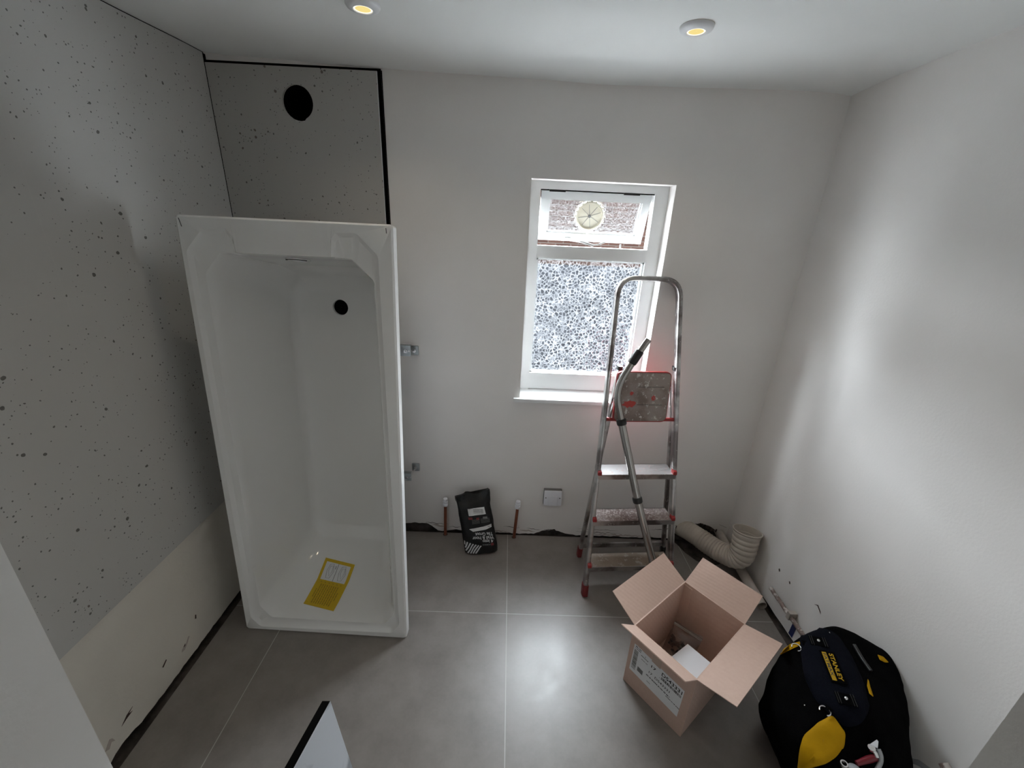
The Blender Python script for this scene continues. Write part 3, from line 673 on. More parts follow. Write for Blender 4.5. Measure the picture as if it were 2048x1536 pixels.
# overflow on the tap-end wall
wv = .085; oc = Q(.345, vt(wv) - .001, wv); od = (Q(.345, vt(.15), .15) - Q(.345, vt(.03), .03)).normalized(); on = U.cross(od); on = on if on.z < 0 else -on
b = B(); b.lathe(oc, on, [(.040, 0), (.040, .003), (.034, .004), (.033, .001)], 36); b.make('overflow_ring', M['acrylic'], bath, smooth=40)
b = B()
arc = [oc + on * .003 + U * .038 * math.cos(a) + od * .030 * math.sin(a) for a in [math.radians(200 + i * 14) for i in range(11)]]
b.tube(arc, .0028, 6); b.make('overflow_gap', M['black'], bath)
b = B(); b.lathe(oc + on * .001, on, [(.0005, .003), (.030, .003), (.032, .0)], 32); b.make('overflow_cap', M['white_plastic'], bath, smooth=40)
# pencil marks near the upper corners
for (ua, va, ub, vb_) in ((.0135, BL - .010, .0195, BL - .036), (.684, BL - .012, .685, BL - .028)):
    b = B(); b.tube([Q(ua, va, -.0002), Q(ub, vb_, -.0002)], .0012, 6); b.make('pen_mark', M['ink'], bath)
# yellow warning sticker wrapped on the curved end
def LB(s, t_, e=.0015):
    """s across 0..1, t along 0..1 on the sticker"""
    c00, c10, c11, c01 = V((.232, .288)), V((.384, .266)), V((.367, .054)), V((.218, .082))
    p = c00.lerp(c10, s).lerp(c01.lerp(c11, s), t_)
    a, c_ = Q(p.x, vb(p.y), p.y), Q(p.x, vb(p.y + .004), p.y + .004)
    nn = (c_ - a).normalized().cross(U); nn = nn if nn.dot(Vv) > 0 else -nn
    return a + nn * e
def patch(name, s0, s1, t0, t1, mtl, parent, e, ns=3, ntt=14, skew=0):
    g = [LB(s0 + (s1 - s0) * i / ns, t0 + (t1 - t0) * j / ntt, e) for j in range(ntt + 1) for i in range(ns + 1)]
    return obj(name, g, [(j * (ns + 1) + i, j * (ns + 1) + i + 1, (j + 1) * (ns + 1) + i + 1, (j + 1) * (ns + 1) + i) for j in range(ntt) for i in range(ns)], mtl, parent)
st = patch('warning_sticker', 0, 1, 0, 1, M['label_yellow'], bath, .0014, 6, 24); st['label'] = 'yellow instruction sticker with a white diagram box'
patch('sticker_diagram', .09, .90, .06, .40, M['label_white'], st, .0020, 4, 10)
b = B()
def line3(pts, r_=.0007):
    P = [LB(s, t_, .0026) for s, t_ in pts]; b.tube(P, r_, 5)
line3([(.50, .06), (.50, .23), (.50, .40)], .0011)
for dx in (0, .40):
    line3([(.24 + dx, .10), (.35 + dx, .08), (.42 + dx, .22), (.35 + dx, .35), (.24 + dx, .36), (.20 + dx, .22), (.24 + dx, .10)])
    line3([(.27 + dx, .13), (.35 + dx, .12), (.37 + dx, .22), (.32 + dx, .32), (.25 + dx, .22), (.27 + dx, .13)])
line3([(.44, .11), (.45, .17)], .0015)
b.make('sticker_drawing', M['ink_grey'], st)
b = B(); rnd = random.Random(3)
for i in range(11):
    s = .14 + i * .070; L0 = .50 if i not in (0, 10) else .62
    q = L0
    while q < (.93 if i not in (0, 10) else .78):
        q2 = q + rnd.uniform(.02, .06); P = [LB(s, q, .0024), LB(s, min(q2, .94), .0024)]; b.tube(P, .0016, 4); q = q2 + .012
for i in range(6): line3([(.16 + i * .13, .45), (.19 + i * .13, .455)], .0014)
b.make('sticker_lines', M['ink_brown'], st)
# galvanised cradle brackets with adjustable feet, reaching towards the back wall
def cradle(yb, zc, zf, xf, half):
    x_end = 0
    b = B()
    ytub = (bl + Vv * (zc / Vv.z) + Nn * .40).y
    b.box(-0.98, xf + .012, yb - .0015, yb + .0015, zc - half, zc + half)
    b.box(-0.98, xf + .012, yb, yb + .02, zc + half - .002, zc + half)
    b.box(-0.70, -0.66, ytub - .002, yb, zc - .012, zc + .012); b.box(-0.90, -0.86, ytub - .002, yb, zc - .012, zc + .012)
    br = b.make('cradle_bracket', M['zinc'], bath, label='galvanised bracket with bolts')
    b = B(); b.tube([(xf - .010, yb - .028, zc + (zc - zf) * .1), (xf - .010, yb + .006, zc)], .0042, 10); b.lathe((xf - .010, yb - .002, zc), (0, -1, 0), [(.0005, .007), (.0095, .007), (.0095, 0)], 6)
    b.make('bracket_bolt', M['steel'], br, smooth=30)
    b = B(); b.tube([(xf + .006, yb - .012, zc + .002), (xf + .012, YB - .006, zf)], .0042, 10); b.lathe((xf + .0115, YB - .012, zf + .0005), (0, -1, 0), [(.0005, .008), (.0095, .008), (.0095, 0)], 6)
    b.make('foot_bolt', M['steel'], br, smooth=30)
    b = B(); b.box(xf - .008, xf + .032, YB - .012, YB - .001, zf - .024, zf + .024); bevel(b.make('foot_plate', M['zinc'], br), .005)
cradle(1.880, 1.122, 1.101, -0.462, .026)
cradle(1.850, 0.446, 0.436, -0.482, .023)

# ------------------------------------------------------------------ step ladder
th = math.radians(4.4); ex = V((math.cos(th), math.sin(th), 0)); ey = V((-math.sin(th), math.cos(th), 0)); ez = V((0, 0, 1))
LC = V((0.652, 1.566, 0)); TAN = math.tan(math.radians(14.0))
def Lp(x, z, d=0): return LC + ex * (x + z * 0.010) + ey * (z * TAN + d) + ez * z
hw = lambda z: 0.219 - 0.071 * z / 1.41
lad = thing('step_ladder', LC, 'paint-spattered aluminium step ladder with red feet standing under the window', 'step ladder')
nrm = (ey - ez * (TAN)).normalized() if False else ey * math.cos(math.radians(14)) - ez * math.sin(math.radians(14))
pth = [Lp(-hw(0.03), 0.03), Lp(-hw(.7), .7), Lp(-hw(1.494), 1.494), Lp(hw(1.494), 1.494), Lp(hw(.7), .7), Lp(hw(0.03), 0.03)]
P2 = arc_path([pth[0], pth[2], pth[3], pth[5]], 0.085, 12)
def flat_prof(a, c, k=4):
    def f(i, t):
        s = t.cross(nrm).normalized(); out = []
        for q in range(16):
            an = q * 2 * math.pi / 16; cx, cy = math.cos(an), math.sin(an); e = .45
            out.append(s * (a / 2) * (abs(cx) ** e) * (1 if cx > 0 else -1) + nrm * (c / 2) * (abs(cy) ** e) * (1 if cy > 0 else -1))
        return out
    return f
# densify straight parts
def dens(P, L=.05):
    out = [P[0]]
    for a, c in zip(P, P[1:]):
        m_ = max(1, int((c - a).length / L))
        for j in range(1, m_ + 1): out.append(a.lerp(c, j / m_))
    return out
b = B(); b.sweep(dens(P2), flat_prof(.022, .036)); b.make('front_frame', M['alu'], lad, smooth=50)
for s in (-1, 1):
    b = B(); b.sweep([Lp(s * hw(0), 0.002), Lp(s * hw(.055), .055)], flat_prof(.029, .044)); b.make('foot_cap', M['red_foot'], lad, smooth=50)
steps = [(0.160, 'wood_tread'), (0.388, 'grimy_tread'), (0.612, 'alu_tread')]
for z, mk in steps:
    w_ = hw(z) - .006; b = B(); y0_, y1_ = -.024, .068
    c4 = lambda x, d, zz: Lp(0, z, 0) + ex * x + ey * d + ez * (zz)
    b.hexa([c4(-w_, y0_, -.003), c4(w_, y0_, -.003), c4(w_, y1_, -.003), c4(-w_, y1_, -.003)], [c4(-w_, y0_, 0), c4(w_, y0_, 0), c4(w_, y1_, 0), c4(-w_, y1_, 0)])
    tr = b.make('step_tread', M[mk], lad)
    b = B(); b.hexa([c4(-w_ - .008, y0_ - .003, -.026), c4(w_ + .008, y0_ - .003, -.026), c4(w_ + .008, y0_, -.026), c4(-w_ - .008, y0_, -.026)], [c4(-w_ - .008, y0_ - .003, .0), c4(w_ + .008, y0_ - .003, .0), c4(w_ + .008, y0_, .0), c4(-w_ - .008, y0_, .0)])
    b.hexa([c4(-w_, y1_ - .003, -.022), c4(w_, y1_ - .003, -.022), c4(w_, y1_, -.022), c4(-w_, y1_, -.022)], [c4(-w_, y1_ - .003, 0), c4(w_, y1_ - .003, 0), c4(w_, y1_, 0), c4(-w_, y1_, 0)])
    b.make('tread_lip', M['alu'], tr)
    for s in (-1, 1):
        b = B(); xx = s * (w_ + .002); b.hexa([c4(xx - .010, -.029, -.004), c4(xx + .010, -.029, -.004), c4(xx + .010, .0, -.004), c4(xx - .010, .0, -.004)], [c4(xx - .009, -.027, .014), c4(xx + .009, -.027, .014), c4(xx + .009, .0, .020), c4(xx - .009, .0, .020)])
        bevel(b.make('tread_corner', M['red'], tr, label='red plastic corner cap'), .003)
# rear frame
rz = 1.10
RL0, RL1 = V((0.447, 1.812, .02)), V((0.530, 1.836, rz)); RR0, RR1 = V((0.925, 1.848, .02)), V((0.800, 1.858, rz))
def flat2(a, c, sd):
    def f(i, t):
        s = (ex - t * ex.dot(t)).normalized(); q_ = t.cross(s); out = []
        for q in range(12):
            an = q * 2 * math.pi / 12; cx, cy = math.cos(an), math.sin(an); e = .45
            out.append(s * (a / 2) * (abs(cx) ** e) * (1 if cx > 0 else -1) + q_ * (c / 2) * (abs(cy) ** e) * (1 if cy > 0 else -1))
        return out
    return f
for a, c in ((RL0, RL1), (RR0, RR1)):
    b = B(); b.sweep(dens([a, c]), flat2(.018, .030, 1)); b.make('rear_leg', M['alu'], lad, smooth=50)
    b = B(); b.sweep([V((a.x, a.y, .001)), a + (c - a).normalized() * .035], flat2(.025, .036, 1)); b.make('foot_cap', M['red_foot'] if a is RL0 else M['black_plastic'], lad, smooth=50)
    b = B(); b.sweep([c - (c - a).normalized() * .012, c + (c - a).normalized() * .006], flat2(.024, .036, 1)); b.make('leg_top_cap', M['black_plastic'], lad, smooth=50)
b = B(); b.obox((RL0 + RR0) / 2 + V((0, .0, .05)), RR0 - RL0, ey, ez, (RR0 - RL0).length - .02, .010, .026); b.make('rear_crossbar', M['alu'], lad)
# platform folded up between the rails
pc = Lp(0.0, .855, -.014); pu = (ez * math.cos(math.radians(6)) + ey * math.sin(math.radians(6))).normalized(); pn = ex.cross(pu).normalized(); pn = pn if pn.y < 0 else -pn
def PP(x, h, t_=0): return pc + ex * x + pu * h + pn * t_
rect = [(-.136, 0), (.122, 0), (.122, .243), (-.136, .243)]
rp = round_poly([(x, y, 0) for x, y in rect], .028, 6)
b = B(); b.prism([PP(p.x, p.y, -.014) for p in rp], pn * .014); b.make('platform_tray', M['red'], lad, label='red plastic tray of the folded platform')
rp2 = round_poly([(x * .965, .006 + y * .955, 0) for x, y in rect], .024, 6)
b = B(); b.prism([PP(p.x, p.y, .001) for p in rp2], pn * .003); pf = b.make('platform_board', M['platform'], lad, label='grimy platform board with worn red patches')
rnd = random.Random(5)
for (cx, cy, rx, ry) in ((-.070, .090, .034, .018), (-.060, .142, .010, .010), (.045, .118, .011, .013)):
    pts = [PP(cx + rx * math.cos(a) * rnd.uniform(.6, 1.2), cy + ry * math.sin(a) * rnd.uniform(.6, 1.2), .0045) for a in [i * math.pi / 9 for i in range(18)]]
    b = B(); b.prism(pts, pn * .0004); b.make('worn_patch', M['red_worn'], pf)
for h_ in (.172, .086):
    b = B(); b.obox(PP(.03, h_, .0045), ex, pu, pn, .12, .0018, .0006); b.make('score_line', M['ink'], pf)
b = B(); b.tube([Lp(-hw(.86) + .01, .862, -.002), Lp(hw(.86) - .01, .862, -.002)], .009, 12); b.make('hinge_rod', M['red'], lad, smooth=50)
for s in (-1, 1):
    b = B(); b.sweep([Lp(s * (hw(1) - .021), .87, .004), V((RL1 if s < 0 else RR1)) + V((.018 * -s, 0, -.05))], flat2(.006, .024, 1)); b.make('side_stay', M['alu'], lad)

# ------------------------------------------------------------------ vacuum tube leaning on the ladder
vt_ = thing('vacuum_tube', (0.80, 1.44, 0), 'bent chrome vacuum cleaner tube leaning against the ladder', 'vacuum tube')
vp = arc_path([(0.8000, 1.452, 0.012), (0.727, 1.53, 0.25), (0.640, 1.615, 0.52), (0.540, 1.715, .872)], .05, 3)
b = B(); b.tube(vp, .0175, 20); b.make('lower_tube', M['chrome_tube'], vt_, smooth=60)
up_p = arc_path([(0.540, 1.715, .872), (0.490, 1.722, 1.03), (0.5745, 1.728, 1.210)], .11, 12)
b = B(); b.tube(up_p, .0155, 20); b.make('bent_handle', M['chrome_tube'], vt_, smooth=60)
b = B(); b.tube([up_p[-1] - (up_p[-1] - up_p[-2]).normalized() * .03, V((0.6055, 1.729, 1.265))], .0145, 20); b.make('end_tube', M['chrome_tube'], vt_, smooth=60)
def collar(a, c, r_): b = B(); b.tube([a, a.lerp(c, .15), a.lerp(c, .85), c], [r_ - .002, r_, r_, r_ - .002], 20); b.make('collar', M['black_plastic'], vt_, smooth=40)
def on_line(p, d, L): return V(p), V(p) + V(d).normalized() * L
dlow = V((0.540, 1.715, .872)) - V((0.640, 1.615, .52))
collar(*on_line((0.543, 1.712, .862), dlow, .028), .0225)
collar(*on_line((0.642, 1.613, .512), dlow, .026), .0225)
du = up_p[-1] - up_p[-2]; collar(up_p[-1] - du.normalized() * .062, up_p[-1] + du.normalized() * .004, .0195)

# ------------------------------------------------------------------ open cardboard box
A0 = V((0.5251, 1.1421, 0)); bu = V((0.615, -0.788, 0)).normalized(); bn = V((0.788, 0.615, 0)).normalized()
W_, DD, HH, tk = 0.2545, 0.355, 0.303, 0.004
def BX(a, c, z): return A0 + bu * a + bn * c + V((0, 0, z))
box = thing('cardboard_box', A0 + bu * W_ / 2 + bn * DD / 2, 'open brown cardboard box with a shipping label standing on the floor', 'cardboard box')
b = B()
def bb_(a0, a1, c0, c1, z0, z1): b.hexa([BX(a0, c0, z0), BX(a1, c0, z0), BX(a1, c1, z0), BX(a0, c1, z0)], [BX(a0, c0, z1), BX(a1, c0, z1), BX(a1, c1, z1), BX(a0, c1, z1)])
bb_(0, W_, 0, tk, 0, HH); bb_(0, W_, DD - tk, DD, 0, HH); bb_(0, tk, tk, DD - tk, 0, HH); bb_(W_ - tk, W_, tk, DD - tk, 0, HH); bb_(tk, W_ - tk, tk, DD - tk, 0, tk)
b.make('box_body', M['card'], box)
bb2 = B(); b = bb2; bb_(tk, tk + .035, DD - tk - .003, DD - tk, .02, HH - .012); b.make('glue_tab', M['card'], box)
def flap(p0, p1, outd, angd, L, taper=.002, bend=0):
    t = math.radians(angd); d = outd * math.cos(t) + V((0, 0, math.sin(t))); e = (p1 - p0).normalized(); nn = e.cross(d).normalized() * tk
    if nn.z > 0: nn = -nn
    pts = [p0 + e * .0015, p1 - e * .0015, p1 - e * taper + d * L, p0 + e * taper + d * L]
    b = B(); b.prism(pts, nn * .8); return b.make('flap', M['card'], box)
flap(BX(0, 0, HH), BX(0, DD, HH), -bu, 30, .133)
flap(BX(0, DD, HH), BX(W_, DD, HH), bn, 28, .136)
flap(BX(W_, DD, HH), BX(W_, 0, HH), bu, 13, .128)
flap(BX(W_, 0, HH), BX(0, 0, HH), -bn, 39, .122)
# label on the long face
def LBL(a, z, e=.0006): return BX(a, -e, z)
lab = obj('shipping_label', [LBL(.016, .084), LBL(.226, .074), LBL(.228, .214), LBL(.018, .224)], [(0, 1, 2, 3)], M['label_white'], box, label='white printed shipping label')
lx = (LBL(.228, .214) - LBL(.018, .224)).normalized(); ly = (LBL(.018, .224) - LBL(.016, .084)).normalized()
def tx(s, a, z, h, w=None, m_='ink', bold=0.0): text('label_text', s, LBL(a, z, .0009), lx, ly, h, M[m_], lab, w, .0002, bold)
tx('D543331', .182, .197, .017, .082, bold=.02); tx('17', .108, .190, .013, .020, bold=.02); tx('17  D543331', .138, .153, .011, .088, bold=.01)
tx('6', .070, .206, .006)
# lines of print too small to read
rnd = random.Random(4)
def print_line(ac, zc, w, h):
    b = B(); a = ac - w / 2
    while a < ac + w / 2:
        q = rnd.uniform(.0015, .004); z0 = zc - (a - ac) * .048
        b.add([LBL(a, z0 - h / 2, .0008), LBL(a + q, z0 - h / 2, .0008), LBL(a + q, z0 + h / 2, .0008), LBL(a, z0 + h / 2, .0008)], [(0, 1, 2, 3)]); a += q + rnd.choice((.0007, .0009, .003))
    b.make('small_print', M['ink'], lab)
for a_ in ((.136, .130, .100, .0055), (.198, .118, .052, .004), (.037, .2165, .024, .005), (.036, .208, .024, .0035), (.068, .196, .032, .0035), (.070, .180, .030, .0025), (.100, .104, .014, .0025), (.150, .172, .030, .002)): print_line(*a_)
b = B(); rnd = random.Random(11); z = .200
while z > .100:
    h_ = rnd.choice((.0012, .002, .003)); b.add([LBL(.022, z, .0008), LBL(.040, z - .001, .0008), LBL(.040, z - .001 - h_, .0008), LBL(.022, z - h_, .0008)], [(0, 1, 2, 3)]); z -= h_ + rnd.choice((.0012, .002, .0024))
b.make('barcode', M['ink'], lab)
b = B(); a = .142
while a < .222:
    h_ = rnd.choice((.0012, .002, .0035)); b.add([LBL(a, .185 - (a - .14) * .05, .0008), LBL(a + h_, .185 - (a - .14) * .05, .0008), LBL(a + h_, .173 - (a - .14) * .05, .0008), LBL(a, .173 - (a - .14) * .05, .0008)], [(0, 1, 2, 3)]); a += h_ + rnd.choice((.001, .0018))
b.make('barcode', M['ink'], lab)
b = B(); b.add([LBL(.048, .132, .0008), LBL(.072, .130, .0008), LBL(.072, .108, .0008), LBL(.048, .110, .0008)], [(0, 1, 2, 3)]); b.make('grey_block', M['ink_grey'], lab)
M['tape'] = mat('clear_parcel_tape', (0.52, 0.40, 0.33), 0.25)
b = B(); b.add([LBL(.095, .214, .0007), LBL(.132, .212, .0007), LBL(.132, .262, .0007), LBL(.095, .262, .0007)], [(0, 1, 2, 3)]); b.make('tape_strip', M['tape'], box)
# white carton inside
b = B(); pts = [(.112, .116), (.222, .100), (.228, .222), (.121, .222)]
b.hexa([BX(a, c, .006) for a, c in pts], [BX(a, c, .158) for a, c in pts])
bevel(b.make('small_carton', M['sheet_white'], label='small white carton lying inside the open cardboard box', cat='carton'), .002)
# zip bag with dark fittings inside
zb = thing('zip_bag', BX(.08, .27, .006), 'clear zip bag of dark fittings inside the cardboard box', 'plastic bag')
b = B(); nu, nv = 16, 14; g = []
for side in (0, 1):
    for j in range(nv + 1):
        for i in range(nu + 1):
            s, t_ = i / nu, j / nv; puff = math.sin(s * math.pi) ** .6 * math.sin(min(1, t_ * 1.25) * math.pi) ** .6 * .028
            wr = .006 * noise.noise(V((s * 5, t_ * 5, side * 3)))
            base = BX(.022 + .115 * s, .235 + .020 * s, .010 + .145 * t_) + bn * (.045 * t_) + bu * (.008 * t_)
            g.append(base + bn * ((puff if side else -puff) + wr) + V((0, 0, wr)))
m_ = (nu + 1) * (nv + 1)
for side in (0, 1):
    b.f += [(side * m_ + j * (nu + 1) + i, side * m_ + j * (nu + 1) + i + 1, side * m_ + (j + 1) * (nu + 1) + i + 1, side * m_ + (j + 1) * (nu + 1) + i) for j in range(nv) for i in range(nu)]
b.v = g; b.make('bag_film', M['film'], zb, smooth=180)
b = B()
for dz in (.130, .137): b.tube([BX(.022 + .116 * s + .008, .275 + .020 * s - .001, .012 + dz) for s in (0, .3, .6, 1)], .0018, 6)
b.make('zip_strip', M['film'], zb)
rnd = random.Random(9); b = B()
for i in range(22):
    c_ = BX(.045 + rnd.random() * .065, .232 + rnd.random() * .035, .022 + rnd.random() * .085); d1 = V((rnd.gauss(0, 1), rnd.gauss(0, 1), rnd.gauss(0, 1))).normalized(); d2 = d1.orthogonal().normalized()
    b.obox(c_, d1, d2, d1.cross(d2), rnd.uniform(.012, .034), rnd.uniform(.006, .016), rnd.uniform(.004, .012))
b.make('metal_fittings', M['black_plastic'], zb, kind='stuff')

# ------------------------------------------------------------------ grout bag
G0 = V((-0.0970, 1.846, 0)); gth = math.radians(8); gx = V((math.cos(gth), math.sin(gth) * .9, 0)).normalized(); gl = math.radians(12)
gy = V((-gx.y, gx.x, 0)); gup = (V((0, 0, 1)) * math.cos(gl) + gy * math.sin(gl)); gup = (gup + gx * -0.16).normalized(); gn = gx.cross(gup).normalized(); gn = gn if gn.y < 0 else -gn
GW, GH, GT = 0.180, 0.335, 0.066
def gpt(s, t_, f):
    """s -1..1 across, t 0..1 up, f 0 back .. 1 front"""
    wv_ = GW / 2 * (1 - .05 * math.sin(t_ * math.pi) * 0 - .10 * max(0, t_ - .85) * 2)
    tkk = GT * (.9 + .1 * math.sin(t_ * 6)) * (1 - max(0, t_ - .78) / .22 * .72) * (1 - .35 * abs(s) ** 4)
    top = GH * (1 + .045 * s - .03 * math.sin(s * 4)) if t_ > .9 else GH
    wr = .0045 * noise.noise(V((s * 2.5, t_ * 6, f * 2))) * (1 + 2.5 * max(0, t_ - .75) * 4)
    return G0 + gx * (s * wv_ + wr) + gup * (t_ * top) + gn * (tkk * (f) + wr - GT * .0)
nn_, mm_ = 20, 34; loop = [(-1 + 2 * i / nn_, 1) for i in range(nn_ + 1)] + [(1, 1 - j / 6) for j in range(1, 6)] + [(1 - 2 * i / nn_, 0) for i in range(nn_ + 1)] + [(-1, j / 6) for j in range(1, 6)]
vs = []; fs = []; nl = len(loop)
for j in range(mm_ + 1):
    for s, f in loop: vs.append(gpt(s, j / mm_, f))
for j in range(mm_):
    for i in range(nl): fs.append((j * nl + i, j * nl + (i + 1) % nl, (j + 1) * nl + (i + 1) % nl, (j + 1) * nl + i))
fs.append(tuple(range(nl))[::-1]); fs.append(tuple(range(mm_ * nl, mm_ * nl + nl)))
zmin = min(v.z for v in vs); vs = [v - V((0, 0, zmin - .001)) for v in vs]; G0.z -= zmin - .001
gb = thing('grout_bag', G0, 'black bag of wall and floor tile grout standing upside down by the back wall', 'grout bag')
obj('bag_sack', vs, fs, M['grout_bag'], gb, smooth=60)
def gq(s, t_, e=.0015): return gpt(s, t_, 1) + gn * e
def gpatch(name, c4_, mtl, parent=gb, e=.0015, k=8):
    (s0, t0), (s1, t1), (s2, t2), (s3, t3) = c4_; g = []
    for j in range(k + 1):
        for i in range(k + 1):
            a, c = i / k, j / k; s = (s0 * (1 - a) + s1 * a) * (1 - c) + (s3 * (1 - a) + s2 * a) * c; t_ = (t0 * (1 - a) + t1 * a) * (1 - c) + (t3 * (1 - a) + t2 * a) * c
            g.append(gq(s, t_, e))
    return obj(name, g, [(j * (k + 1) + i, j * (k + 1) + i + 1, (j + 1) * (k + 1) + i + 1, (j + 1) * (k + 1) + i) for j in range(k) for i in range(k)], mtl, parent)
bl_ = gpatch('batch_label', [(-.40, .66), (.62, .68), (.58, .80), (-.42, .78)], M['bag_print']); bl_['label'] = 'white batch label'
for i in range(8): gpatch('batch_code', [(.34 + i * .018, .70), (.345 + i * .018, .70), (.345 + i * .018, .775), (.34 + i * .018, .775)], M['ink'], bl_, .0022, 1)
for i, (w_, z_) in enumerate(((.42, .765), (.38, .745), (.42, .725), (.40, .705))): gpatch('batch_line', [(-.10, z_), (-.10 + w_, z_ + .003), (-.10 + w_, z_ + .010), (-.10, z_ + .007)], M['ink_grey'], bl_, .0022, 2)
gpatch('size_band', [(-.28, .395), (.86, .445), (.86, .50), (-.50, .44)], M['bag_print'])
def gtext(s_, cs, ct, h, w, m_='bag_print'):
    c_ = gq(cs, ct, .0022); text('bag_text', s_, c_, -gx, -gup, h, M[m_], gb, w, .0004, .015)
gtext('Tile Grout', .32, .352, .0200, .094); gtext('Wall & Floor', .24, .285, .0200, .116); gtext('4 into 1', .42, .220, .0190, .072); gtext('HOMEBASE', .36, .160, .008, .044, 'ink_grey'); gtext('5kg', .66, .468, .007, .014, 'ink')
gpatch('red_mark', [(.62, .135), (.80, .135), (.80, .175), (.62, .175)], M['red_print'])
for i in range(7):
    # slanting stripes fanning over the lower left corner
    x_ = -.92 + i * .155; y_ = .235 - i * .014
    lo_x, lo_y = max(-.97, x_ - .42), max(.012, y_ - .215)
    if i < 3: lo_x, lo_y = -.97, .165 - i * .058
    gpatch('white_stripe', [(lo_x, lo_y), (lo_x + .06, lo_y - .012), (x_ + .065, y_ - .014), (x_, y_)], M['bag_print'], gb, .0018, 5)
for cs, ct, w_ in ((-.35, .62, .22), (.10, .61, .20), (.55, .62, .24)): gpatch('pictogram', [(cs - w_ / 2, ct - .02), (cs + w_ / 2, ct - .02), (cs + w_ / 2, ct + .018), (cs - w_ / 2, ct + .018)], M['red_print'] if cs < .3 else M['ink_grey'])
for i in range(7):
    gpatch('small_print', [(-.30, .525 + i * .011), (.20, .535 + i * .011), (.20, .538 + i * .011), (-.30, .528 + i * .011)], M['ink_grey'], gb, .0018, 2); gpatch('small_print', [(.28, .535 + i * .011), (.78, .542 + i * .011), (.78, .545 + i * .011), (.28, .538 + i * .011)], M['ink_grey'], gb, .0018, 2)

M['switch'] = mat('cool_white_plastic', (0.80, 0.81, 0.86), 0.35)
# ------------------------------------------------------------------ copper stubs with white caps, spur switch
def stub(x, y, x2, y2, ztop, label):
    t = thing('copper_pipe', (x, y, 0), label, 'pipe', 'capped copper pipe stubs')
    b = B(); a, c = V((x, y, -.012)), V((x2, y2, ztop)); b.tube([a, c], .0085, 16); b.make('pipe_tail', M['copper'], t, smooth=60)
    d = (c - a).normalized()
    b = B(); b.lathe(c, d, [(.0135, -.010), (.0145, -.006), (.0145, .004), (.0118, .006), (.0140, .010), (.0142, .020), (.0118, .022), (.0125, .024), (.0120, .036), (.006, .040), (.0005, .040)], 20); b.make('push_cap', M['switch'], t, smooth=50)
    B().lathe((x, y, .001), (0, 0, 1), [(.0085, .001), (.013, 0)], 16).make('floor_collar', M['rubble'], t)
stub(-0.3125, 1.940, -0.309, 1.940, 0.215, 'capped copper pipe stub left of the black grout bag')
stub(0.0860, 1.936, 0.098, 1.936, 0.218, 'capped copper pipe stub right of the black grout bag')
sw = thing('wall_switch', (0.292, YB, 0.22), 'square white switched outlet plate low on the back wall', 'wall switch')
b = B(); b.box(0.2405, 0.3415, YB - .019, YB, 0.227, 0.326); bevel(b.make('shadow_edge_box', M['ink_grey'], sw), .003)  # dark grey so its rim paints the shadow edge round the plate
b = B(); b.box(0.242, 0.342, YB - .027, YB - .0205, 0.227, 0.325); bevel(b.make('face_plate', M['switch'], sw), .004)
b = B(); b.box(0.266, 0.318, YB - .0305, YB - .0272, 0.229, 0.290); bevel(b.make('blank_cover', M['switch'], sw), .002)
for x in (0.253, 0.331): B().lathe((x, YB - .0272, 0.279), (0, -1, 0), [(.004, 0), (.0035, .001), (.0005, .001)], 10).make('screw', M['ink_grey'], sw)

# ------------------------------------------------------------------ corner pipes
dp = arc_path([(1.060, 2.030, .060), (1.110, 1.915, .092), (1.190, 1.775, .094), (1.256, 1.680, .130), (1.268, 1.712, .290)], .085, 14)
dp = dens(dp, .012)
rad = []; fr_ = []
for i, p_ in enumerate(dp):
    t = i / (len(dp) - 1); r0 = .053 + .009 * max(0, (t - .55) / .45)
    rad.append(r0)
b = B(); fine = []; fr2 = []
L = 0; acc = [0]
for a, c in zip(dp, dp[1:]): L += (c - a).length; acc.append(L)
steps_n = 260
for k_ in range(steps_n + 1):
    s = L * k_ / steps_n; i = max(j for j in range(len(acc)) if acc[j] <= s + 1e-9); i = min(i, len(dp) - 2)
    t = (s - acc[i]) / (acc[i + 1] - acc[i] + 1e-9); fine.append(dp[i].lerp(dp[i + 1], t)); r0 = rad[i] + (rad[i + 1] - rad[i]) * t
    q = s / L
    amp = .0042 if .32 < q < .76 else (.0026 if q > .76 else .0010)
    per = .0175 if q < .76 else .026
    fr2.append(r0 + amp * (2 * abs(math.sin(s / per * math.pi)) ** .6 - 1.2) + (.004 if q > .97 else 0))
b.tube(fine, fr2, 40, cap=False)
duct = thing('waste_connector', (1.22, 1.75, 0), 'ribbed white flexible waste pipe bending up out of the corner hole', 'waste pipe')
b.make('ribbed_hose', M['duct'], duct, smooth=50)
dt = (fine[-1] - fine[-4]).normalized()
b = B(); b.lathe(fine[-1], dt, [(fr2[-1], -.004), (fr2[-1] + .002, 0), (fr2[-1] - .004, .001), (fr2[-1] - .007, -.03), (fr2[-1] - .012, -.13)], 40); b.make('mouth_rim', M['duct'], duct, smooth=60)
b = B(); b.lathe(fine[-1] - dt * .12, dt, [(.0005, 0), (.05, 0)], 24); b.make('inner_dark', M['rubble'], duct)
wp = thing('waste_pipe', (1.29, 1.7, 0), 'plain white plastic waste pipe lying along the right wall behind the box', 'waste pipe')
b = B(); a, c = V((1.296, 2.0, .058)), V((1.286, 1.492, .0265)); b.tube([a, c], .0240, 24, cap=False); dd = (c - a).normalized()
b.lathe(c, dd, [(.0240, 0), (.0205, 0), (.0195, -.06)], 24); b.make('pipe_run', M['pipe_white'], wp, smooth=60)
B().lathe(c - dd * .05, dd, [(.0005, 0), (.022, 0)], 20).make('pipe_bore', M['dark'], wp)
b = B(); rnd = random.Random(2)
